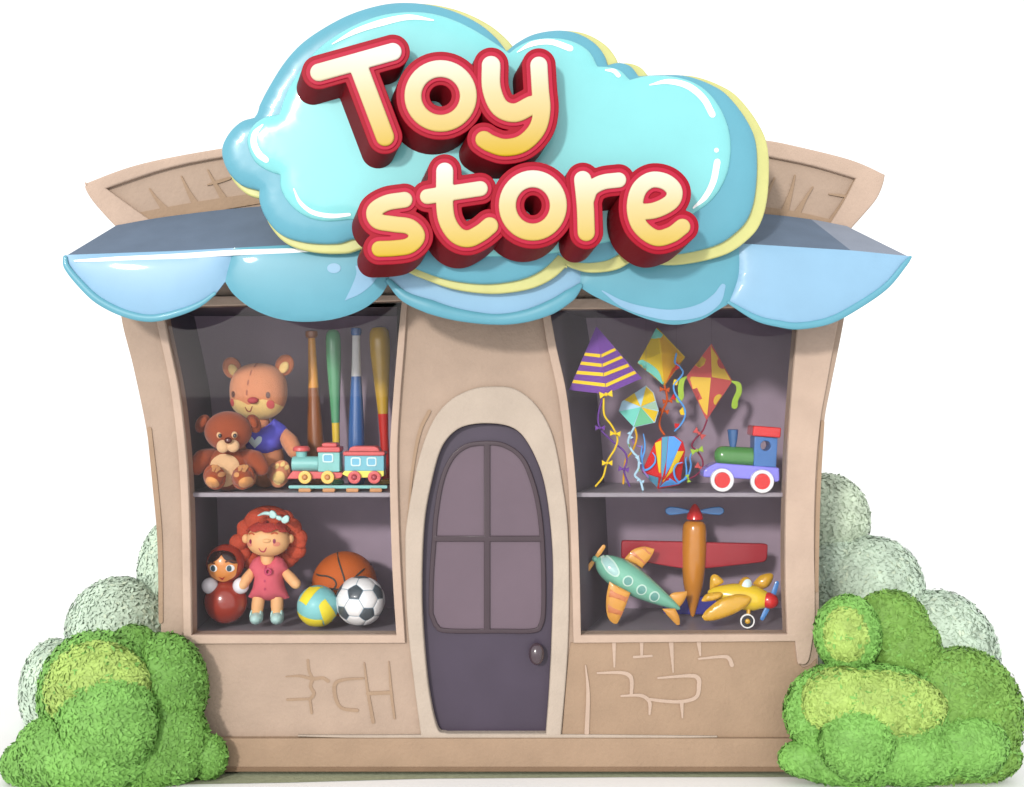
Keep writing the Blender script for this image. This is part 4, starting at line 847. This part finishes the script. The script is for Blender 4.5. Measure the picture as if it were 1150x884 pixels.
# standing fan kite
Y = .42
t = Thing('fan_kite', 'red, blue and yellow fan-striped kite standing on the shelf with curling blue streamers', 'kite'); FO = [(743.5,485.2),(757.5,484.2),(767,490.5),(769.5,500.5),(766.5,520),(763.5,539),(739,543.5),(721,524.5),(729,506),(736,491)]
s = t.part('sail', KR); sail(s, [(x, y, Y) for x, y in FO] + [(743,530,Y-.07)], [[i, (i+1) % 10, 10] for i in range(10)]); bv = s.bvh(); cf4 = t.part('colour_field', [KY, kc('steel_blue_nylon', '#5E9FBE'), KBL])
for q, mi in (([(736.6,492.5),(743.4,489.5),(741.6,525),(739.6,540)], 0), ([(744.2,486),(751.2,485),(748,512),(742.6,537.5),(740.6,541),(742.2,520)], 1), ([(751.7,485),(758,485),(766,491.5),(753.5,517),(743.4,538),(748.5,512)], 2), ([(761,501.5),(768.8,501.5),(759,520),(744.8,536),(744,534.5)], 0), ([(722,525.4),(739.6,530.5),(739,542)], 1), ([(740.8,541.8),(745.4,536.5),(752,531.5),(762.8,538.6)], 2)): cf4.patch(bv, clipconv(q, offs(FO, -.4)), Y-.04, .004, 2.0, mi)
for pts in ([(723,523),(729,521),(735,515),(736,508),(733,503)], [(723,523),(721,512),(724,500),(724,490),(722.5,482)], [(722,520),(720,508),(721,495)], [(762,536),(758,530),(757,522),(760,516),(766,514)], [(762,537),(770,531),(771,522),(770,512),(771,508)], [(762,537),(772,530),(776,518),(775,508),(778,501)]): t.part('streamer', KBL).tube([W(x, y, Y-.03-.03*i/4) for i, (x, y) in enumerate(pts)], [L(1.4), L(1.1), L(.6)], nu=8)
t.done(ZSH)
# big-wheeled toy engine
Y = .16; dx = -5.5; b0 = fy_sh(Y-.07); dy = b0 - 545.5
o = lambda pts: [(x+dx, y+dy) for x, y in pts]
t = Thing('toy_engine', 'toy steam engine with green boiler, red cab roof and big red and white wheels', 'toy engine')
ch = t.part('chassis', gloss('periwinkle_paint', '#8884E6')); ch.prism([o(path([(795.5,526.5),(796,520),(801,515.5),(810,511)], [(810,511),(879,516.3)], [(879,516.3),(881,517.5),(881,520)], [(881,520),(881,530.5),(878,532.6)], [(878,532.6),(848,529.5),(798,527.2)]))], Y-.08, .16, .010)
bo = t.part('boiler', gloss('bottle_green_paint', '#528C4A')); bo.lathe(W(807.5+dx, 502.5+dy, Y), Vector((1, 0, -.05)), [(0,L(2)),(L(.8),L(5.5)),(L(3),L(8.7)),(L(6.5),L(10.7)),(L(11),L(11.3)),(L(46),L(11.3))], up=Vector((0, 0, 1)))
sk = t.part('smokestack', gloss('navy_paint', '#3C6496')); sk.lathe(W(828.5+dx, 493+dy, Y), Vector((0, 0, 1)), [(0,L(3.6)),(L(8),L(5)),(L(19.2),L(6.3)),(L(20),L(5.8)),(L(20.2),L(4.5))])
cb = t.part('cab', paint('royal_blue_paint', '#4272B0')); cb.prism([o([(853,481),(879,483),(877.3,516),(852,514.5)]), o(ell(865.4, 491.8, 5.6, n=28))], Y-.075, .15, .006)
t.part('roof', gloss('signal_red_paint', '#D42828'), of=cb).prism([o(path([(851.5,470.5),(853.5,469.3),(856,469.5)], [(856,469.5),(881.5,471.4)], [(881.5,471.4),(883,472.5),(882.8,475)], [(882.8,475),(882.2,482),(881,482.8)], [(881,482.8),(852,480.8)], [(852,480.8),(850.8,479.5),(850.8,478)], [(850.8,478),(851.5,470.5)]))], Y-.10, .2, .010)
for x, y in ((817, 530.5), (862, 532.0)):
    w = t.part('wheel', mat('white_rubber', '#FFFFFF', .45, .4, .1, vary=.01, alb=.8)); X, Yp = o([(x, y)])[0]; w.prism([ell(X, Yp, 13.2, n=40), ell(X, Yp, 8.8, n=36)], Y-.125, .05, .010); t.part('hubcap', gloss('signal_red_paint', '#D42828'), of=w).prism([ell(X, Yp, 9.0, n=36)], Y-.115, .04, .006)
t.done(ZSH)
# ------------------------------------------------------------------ right window, lower floor: aeroplanes
z8 = lambda pts: [(650+x*.2087, 560+y*.2087) for x, y in pts]
Y = .36
t = Thing('toy_jet', 'turquoise toy aeroplane with striped orange wings and portholes, tilted nose up', 'toy aeroplane')
TUR, OW, OW2 = gloss('turquoise_paint', '#7EC2A8'), paint('orange_wing_paint', '#E0A044'), paint('terracotta_stripe', '#D2804E')
a0 = W(668.8, 631, Y); a1 = W(763.5, 687, Y); ax = a1-a0; Ln = ax.length
fu = t.part('fuselage', TUR); fu.lathe(a0, ax, [(Ln*q, L(r, Y)) for q, r in ((0,1),(.015,4),(.04,7.5),(.08,11),(.14,14),(.22,16.2),(.32,17.2),(.45,16.2),(.58,13.8),(.7,11),(.82,7.6),(.92,4.6),(.98,2.5),(1,.8))], nu=44); bv = fu.bvh()
lwp = z8([(165,460),(150,530),(147,600),(158,655),(185,684),(207,686),(228,645),(252,590),(278,520)])
wg = t.part('wing', [OW, OW2]); wg.puff(path(lwp[:6], lwp[5:], [lwp[-1], lwp[0]]), Y-.10, .018, .018, 2.2, edge=.004); bw = wg.bvh()
for q in ([(170,500),(266,540),(252,575),(160,540)], [(156,580),(240,615),(226,648),(158,625)]): wg.patch(bw, z8(q), Y-.10, .002, 2.5, 1)
uw = z8([(245,338),(290,290),(350,272),(407,285),(390,325),(340,388)]); wg = t.part('wing', [OW, OW2]); wg.puff(path(uw[:4], uw[3:], [uw[-1], uw[0]]), Y+.07, .018, .018, 2.2, edge=.004); bw = wg.bvh()
for q in ([(275,310),(350,370),(365,352),(295,295)], [(330,278),(385,330),(397,310),(362,275)]): wg.patch(bw, z8(q), Y+.07, .002, 2.5, 1)
tf = z8([(483,540),(510,520),(582,512),(580,535),(562,572),(535,606)]); t.part('tail_fin', OW).puff(path(tf[:3], tf[2:], [tf[-1], tf[0]]), Y+.02, .015, .015, 2, edge=.004)
tf = z8([(448,606),(475,640),(505,672),(528,693),(543,690),(540,650),(518,605)]); t.part('tail_fin', OW).puff(path(tf[:5], tf[4:], [tf[-1], tf[0]]), Y-.07, .015, .015, 2, edge=.004)
RW_ = paint('pale_ring_paint', '#C4E4D6'); PG = mat('teal_toy_glass', '#68A69C', .1, .6, .5, vary=0)
ck = t.part('windscreen_frame', RW_); ck.patch(bv, path(z8([(118,325),(150,318),(190,350),(213,395),(205,420),(180,420),(145,395),(118,350)]), z8([(118,350),(118,325)])), Y, .004, 2); t.part('windscreen', mat('pale_toy_glass', '#A8D2CE', .1, .6, .5, vary=0)).patch(bv, path(z8([(125,332),(150,328),(183,355),(205,395),(198,412),(180,412),(150,388),(126,350)]), z8([(126,350),(125,332)])), Y, .007, 2)
for x, y in ((703.6,652.9), (718.9,662.9), (733.5,671)): f = t.part('porthole', RW_); f.patch(bv, ell(x, y, 6, 6, n=26), Y, .004, 1.6); t.part('pane', PG, of=f).patch(bv, ell(x, y, 4.4, 4.4, n=22), Y, .007, 1.4)
pp = t.part('propeller', OW); c0 = W(668, 630.5, Y-.0)
for tx, ty in ((677.8,616.8), (659.4,643.5)): pp.tube([c0, (c0+W(tx,ty,Y))/2, W(tx,ty,Y)], [L(1.4), L(2.8), L(2.4)], flat=.4)
t.part('propeller_hub', TUR, of=pp).ep(668, 630.5, Y, 3.6, 3.6, 3.6)
t.done(ZLOW)
Y = .60
t = Thing('toy_plane', 'amber toy plane with red wing and blue tail, propped upright on its tail', 'toy aeroplane'); yb_ = fy_low(Y)
q_ = lambda y: yb_ + (y-708.5)*.925
o = lambda pts: [(p[0], q_(p[1])) for p in pts]
fu = t.part('fuselage', gloss('caramel_lacquer', '#C98228')); top = W(780, q_(592), Y); bot = W(777.8, q_(708.5), Y); ax = bot-top; Ln = ax.length
fu.lathe(top, ax, [(Ln*q, L(r, Y)) for q, r in ((0,7),(.01,10),(.04,12.5),(.1,13.5),(.3,13.9),(.5,13),(.65,11.3),(.8,7.8),(.92,4.2),(.98,2.6),(1,1))], nu=36)
t.part('wing', paint('crimson_wing_paint', '#A5222E')).prism([o(path([(698,620),(699,616.8),(703,616)], [(703,616),(858,620)], [(858,620),(862,621.5),(862.5,625)], [(862.5,625),(861.5,638),(858,642.5)], [(858,642.5),(794,650),(766,650),(700,638)], [(700,638),(698,636),(698,620)]))], Y-.02, .045, .010)
t.part('tail_plane', paint('navy_tail_paint', '#32308C')).prism([o(rrect(745, 684.5, 810, 706, 4))], Y-.0, .04, .008)
sp = t.part('spinner', gloss('signal_red_paint', '#D42828')); sp.lathe(W(780.3, q_(590.5), Y), Vector((0, 0, 1)), [(0,L(8.5,Y)),(L(1,Y),L(9.3,Y)),(L(6,Y),L(8.4,Y)),(L(12,Y),L(5.5,Y)),(L(16,Y),L(2.8,Y)),(L(17.6,Y),L(.8,Y))])
BB = gloss('azure_paint', '#4E8CD2')
for sx in (-1, 1): x = 780.3; t.part('propeller_blade', BB, of=sp).prism([o(path([(x+sx*6,579),(x+sx*18,576),(x+sx*28,575)], [(x+sx*28,575),(x+sx*32.5,577.5),(x+sx*32.5,582.5),(x+sx*28,585.5)], [(x+sx*28,585.5),(x+sx*18,584.5),(x+sx*6,582.5)]))], Y-.012, .024, .008)
t.done(ZLOW)
Y = .25
t = Thing('toy_propeller_plane', 'small yellow toy plane with red nose cone, blue propeller and one black wheel', 'toy aeroplane'); YE, YD = gloss('sunny_paint', '#EDCB30'), gloss('golden_paint', '#D6A42C')
yw = 699.4; dx = -2; dy = 0
e_ = lambda mb, x, y, rx, ry, rz, rot=0, Yo=0, m=0: mb.ep(x+dx, y, Y+Yo, rx, ry, rz, rot, m)
fu = t.part('fuselage', YE); a0 = W(797+dx, 667, Y); a1 = W(862+dx, 675, Y); ax = a1-a0; Ln = ax.length
fu.lathe(a0, ax, [(Ln*q, L(r, Y)) for q, r in ((0,2),(.06,5.5),(.2,9.5),(.4,13.5),(.6,15),(.8,14.2),(.92,11.5),(1,9.5))], nu=36, up=Vector((0, 1, 0)))
wg = t.part('wing', YD); wg.puff(path([(790+dx,694),(796+dx,686),(812+dx,674),(830+dx,669),(843+dx,671),(845+dx,676),(838+dx,684),(824+dx,692),(806+dx,698),(794+dx,698.5),(790+dx,694)]), Y-.11, .03, .02, 2.2, edge=.004)
wg = t.part('wing', YD); wg.puff(path([(847+dx,657),(856+dx,648),(867+dx,645.3),(870.5+dx,649),(866+dx,659),(857+dx,663),(847+dx,657)]), Y+.05, .03, .02, 2.2, edge=.004)
tf = t.part('tail_fin', YD); tf.puff(path([(799+dx,664),(800+dx,650),(805+dx,646.5),(811+dx,650),(814+dx,656),(799+dx,664)]), Y+.02, .02, .02, 2, edge=.004)
tf = t.part('tail_fin', YD); tf.puff(path([(790+dx,675),(795+dx,669),(806+dx,666.5),(813+dx,667.5),(811+dx,673),(802+dx,676.5),(791+dx,677),(790+dx,675)]), Y-.08, .02, .02, 2, edge=.004)
cf5 = t.part('windscreen_frame', YD); e_(cf5, 838.5, 658.5, 7.2, 9.5, 8, 22); t.part('windscreen', mat('ice_toy_glass', '#D4EAEA', .08, .6, .6, vary=0), of=cf5).patch(cf5.bvh(), ell(839.4+dx, 658.5, 5.0, 7.2, 22, n=24), Y, .004, 1.6)
sp = t.part('nose_cone', gloss('signal_red_paint', '#D42828')); sp.ep(865.5+dx, 676, Y-.02, 11, 9, 9, 16)
pb = t.part('propeller', BB); c0 = W(868+dx, 676.5, Y)
for tx, ty in ((874.5,656.5), (858,696)): pb.tube([c0, (c0+W(tx+dx,ty,Y))/2, W(tx+dx,ty,Y)], [L(1.6), L(3.2), L(2.6)], flat=.4)
t.part('strut', YD).tube([W(843+dx, 684, Y-.03), W(841.8+dx, 697, Y-.05)], L(2.4), smooth=False)
X, Yp = 841.6+dx, yw
w = t.part('wheel', mat('black_rubber', '#2C2C2E', .5, .4, vary=.02)); w.prism([ell(X, Yp, 7.4, n=32)], Y-.085, .06, .012); wr = t.part('whitewall', mat('white_rubber', '#FFFFFF'), of=w); wr.prism([ell(X, Yp, 8.2, n=36), ell(X, Yp, 6.6, n=32)], Y-.088, .02, .003); t.part('hub', YD, of=w).ep(X, Yp, Y-.088, 3, 3, 2)
t.done(ZLOW)

# ------------------------------------------------------------------ shrubs
def leafmat(n, h, a=.77): return mat(n, h, .6, .3, 0, 0, vary=.16, vscale=7, alb=a)
def bush(label, name, lobes, mats, Y, size, dens, stemxy, core, dz=1.0, jit=.24):
    """lobes: (px, py, rx, ry, depth radius in px, depth shift, material)"""
    t = Thing(name, label, 'bush'); f = t.part('foliage', mats); E = []
    for x, y, rx, ry, rz, dy, mi in lobes:
        c = W(x, y, Y+dy*dz); E.append((c, np.array([L(rx, Y), L(rz*dz, Y), L(ry, Y)]), mi))
    for c, r, mi in E: f.ellipsoid(c, tuple(r*.955), None, mi, 30, 18)
    zf = .01
    for k, (c, r, mi) in enumerate(E):
        nn = int(4*math.pi*((r[0]*r[1])**1.6/3+(r[0]*r[2])**1.6/3+(r[1]*r[2])**1.6/3)**(1/1.6)*dens)
        u = rng.normal(size=(nn, 3)); u /= np.linalg.norm(u, axis=1)[:, None]
        sc = 1 + rng.normal(size=nn)*.012 - .012
        P = np.array(c) + u*r*sc[:, None]; nrm = u/r; nrm /= np.linalg.norm(nrm, axis=1)[:, None]
        keep = (P[:, 2] > zf) & (P[:, 1] < np.array(c)[1]+r[1]*.75)
        for j, (c2, r2, _) in enumerate(E):
            if j != k: keep &= (((P-np.array(c2))/r2)**2).sum(1) > .93
        for p, n_ in zip(P[keep], nrm[keep]):
            n_ = Vector(n_ + rng.normal(size=3)*jit).normalized(); a = n_.cross(Vector(rng.normal(size=3))).normalized(); b = n_.cross(a); s = size*(.7+.6*rng.random()); p = Vector(p)
            f.add([p - a*s, p + b*s*.42 + n_*s*.06, p + a*s + n_*s*.12, p - b*s*.42 + n_*s*.06], [[0, 1, 2], [0, 2, 3]], mi if rng.random() < .93 else core)
    st = t.part('stem', mat('bark', '#6B5440', .9, .2, 0, .4, 60))
    for x in stemxy: p = W(x, 868, Y); st.tube([Vector((p.x, Y, 0)), Vector((p.x+.02, Y, .18)), Vector((p.x-.01, Y, .42))], [.035, .025, .015])
    t.done()
G1, G2, G3, G4 = leafmat('leaf_green', '#81B95A'), leafmat('leaf_shade_green', '#72A54B'), leafmat('leaf_lime', '#AECB6A'), leafmat('leaf_shade_olive', '#7BA84C')  # deep green and olive paint shade onto the right-hand lobes
bush('rounded mid-green shrub with lime clumps, covering the left foot of the shop', 'round_bush', [
    (110,782,68,74,52,-.05,0), (110,776,60,56,44,-.17,2), (120,812,57,60,46,-.25,0), (60,835,40,30,34,-.2,0), (150,737,33,36,36,.12,1), (186,772,48,62,42,.05,1), (186,830,50,48,36,-.02,1), (39,858,38,30,34,-.06,0), (95,852,74,40,46,-.20,0), (234,850,22,26,24,.02,1), (150,858,80,30,40,-.06,1)],
    [G1, G2, G3], -.17, .0205, 4600, (90, 150), 0, .72)
bush('wide billowing green shrub with lime clumps, covering the right foot of the shop', 'round_bush', [
    (952,712,38,44,36,-.02,0), (950,712,27,33,30,-.10,2), (1000,702,44,40,38,.14,3), (1018,730,40,44,36,.12,3), (1076,806,74,80,52,.06,3), (936,800,56,54,44,-.05,0), (985,812,84,66,48,-.10,0), (982,794,80,40,40,-.22,2), (945,786,44,36,38,-.21,2), (962,832,42,44,44,-.29,0), (1090,838,42,36,38,-.16,0), (908,852,34,22,26,-.08,0), (960,858,70,26,36,-.10,0), (1040,852,90,30,40,-.05,3), (1095,850,52,30,36,-.0,3), (1020,848,70,34,40,-.16,0)],
    [G1, G2, G3, G4], -.17, .0205, 4600, (960, 1070), 0, .72)
S1, S2 = leafmat('sage_leaf', '#C6DAC6', .80), leafmat('pale_moss_leaf', '#CEDEC6', .80)
bush('pale sage shrub standing behind the left bush', 'pale_bush', [(134,708,59,60,50,0,0), (192,648,38,66,36,.2,0), (190,770,50,80,40,.1,0), (62,776,38,58,40,-.1,0), (100,800,60,60,40,0,0)], [S1, S2], 1.3, .026, 3200, (110,), 1, 1.0, .15)
bush('pale sage shrub standing behind the right bush', 'pale_bush', [(926,584,52,54,40,.2,1), (936,652,44,54,40,.1,0), (980,662,57,60,50,0,0), (1052,742,68,78,56,-.1,0), (950,760,70,110,50,.1,0), (1040,800,76,70,50,0,0)], [S1, S2], 1.3, .026, 3200, (1000,), 1, 1.0, .15)
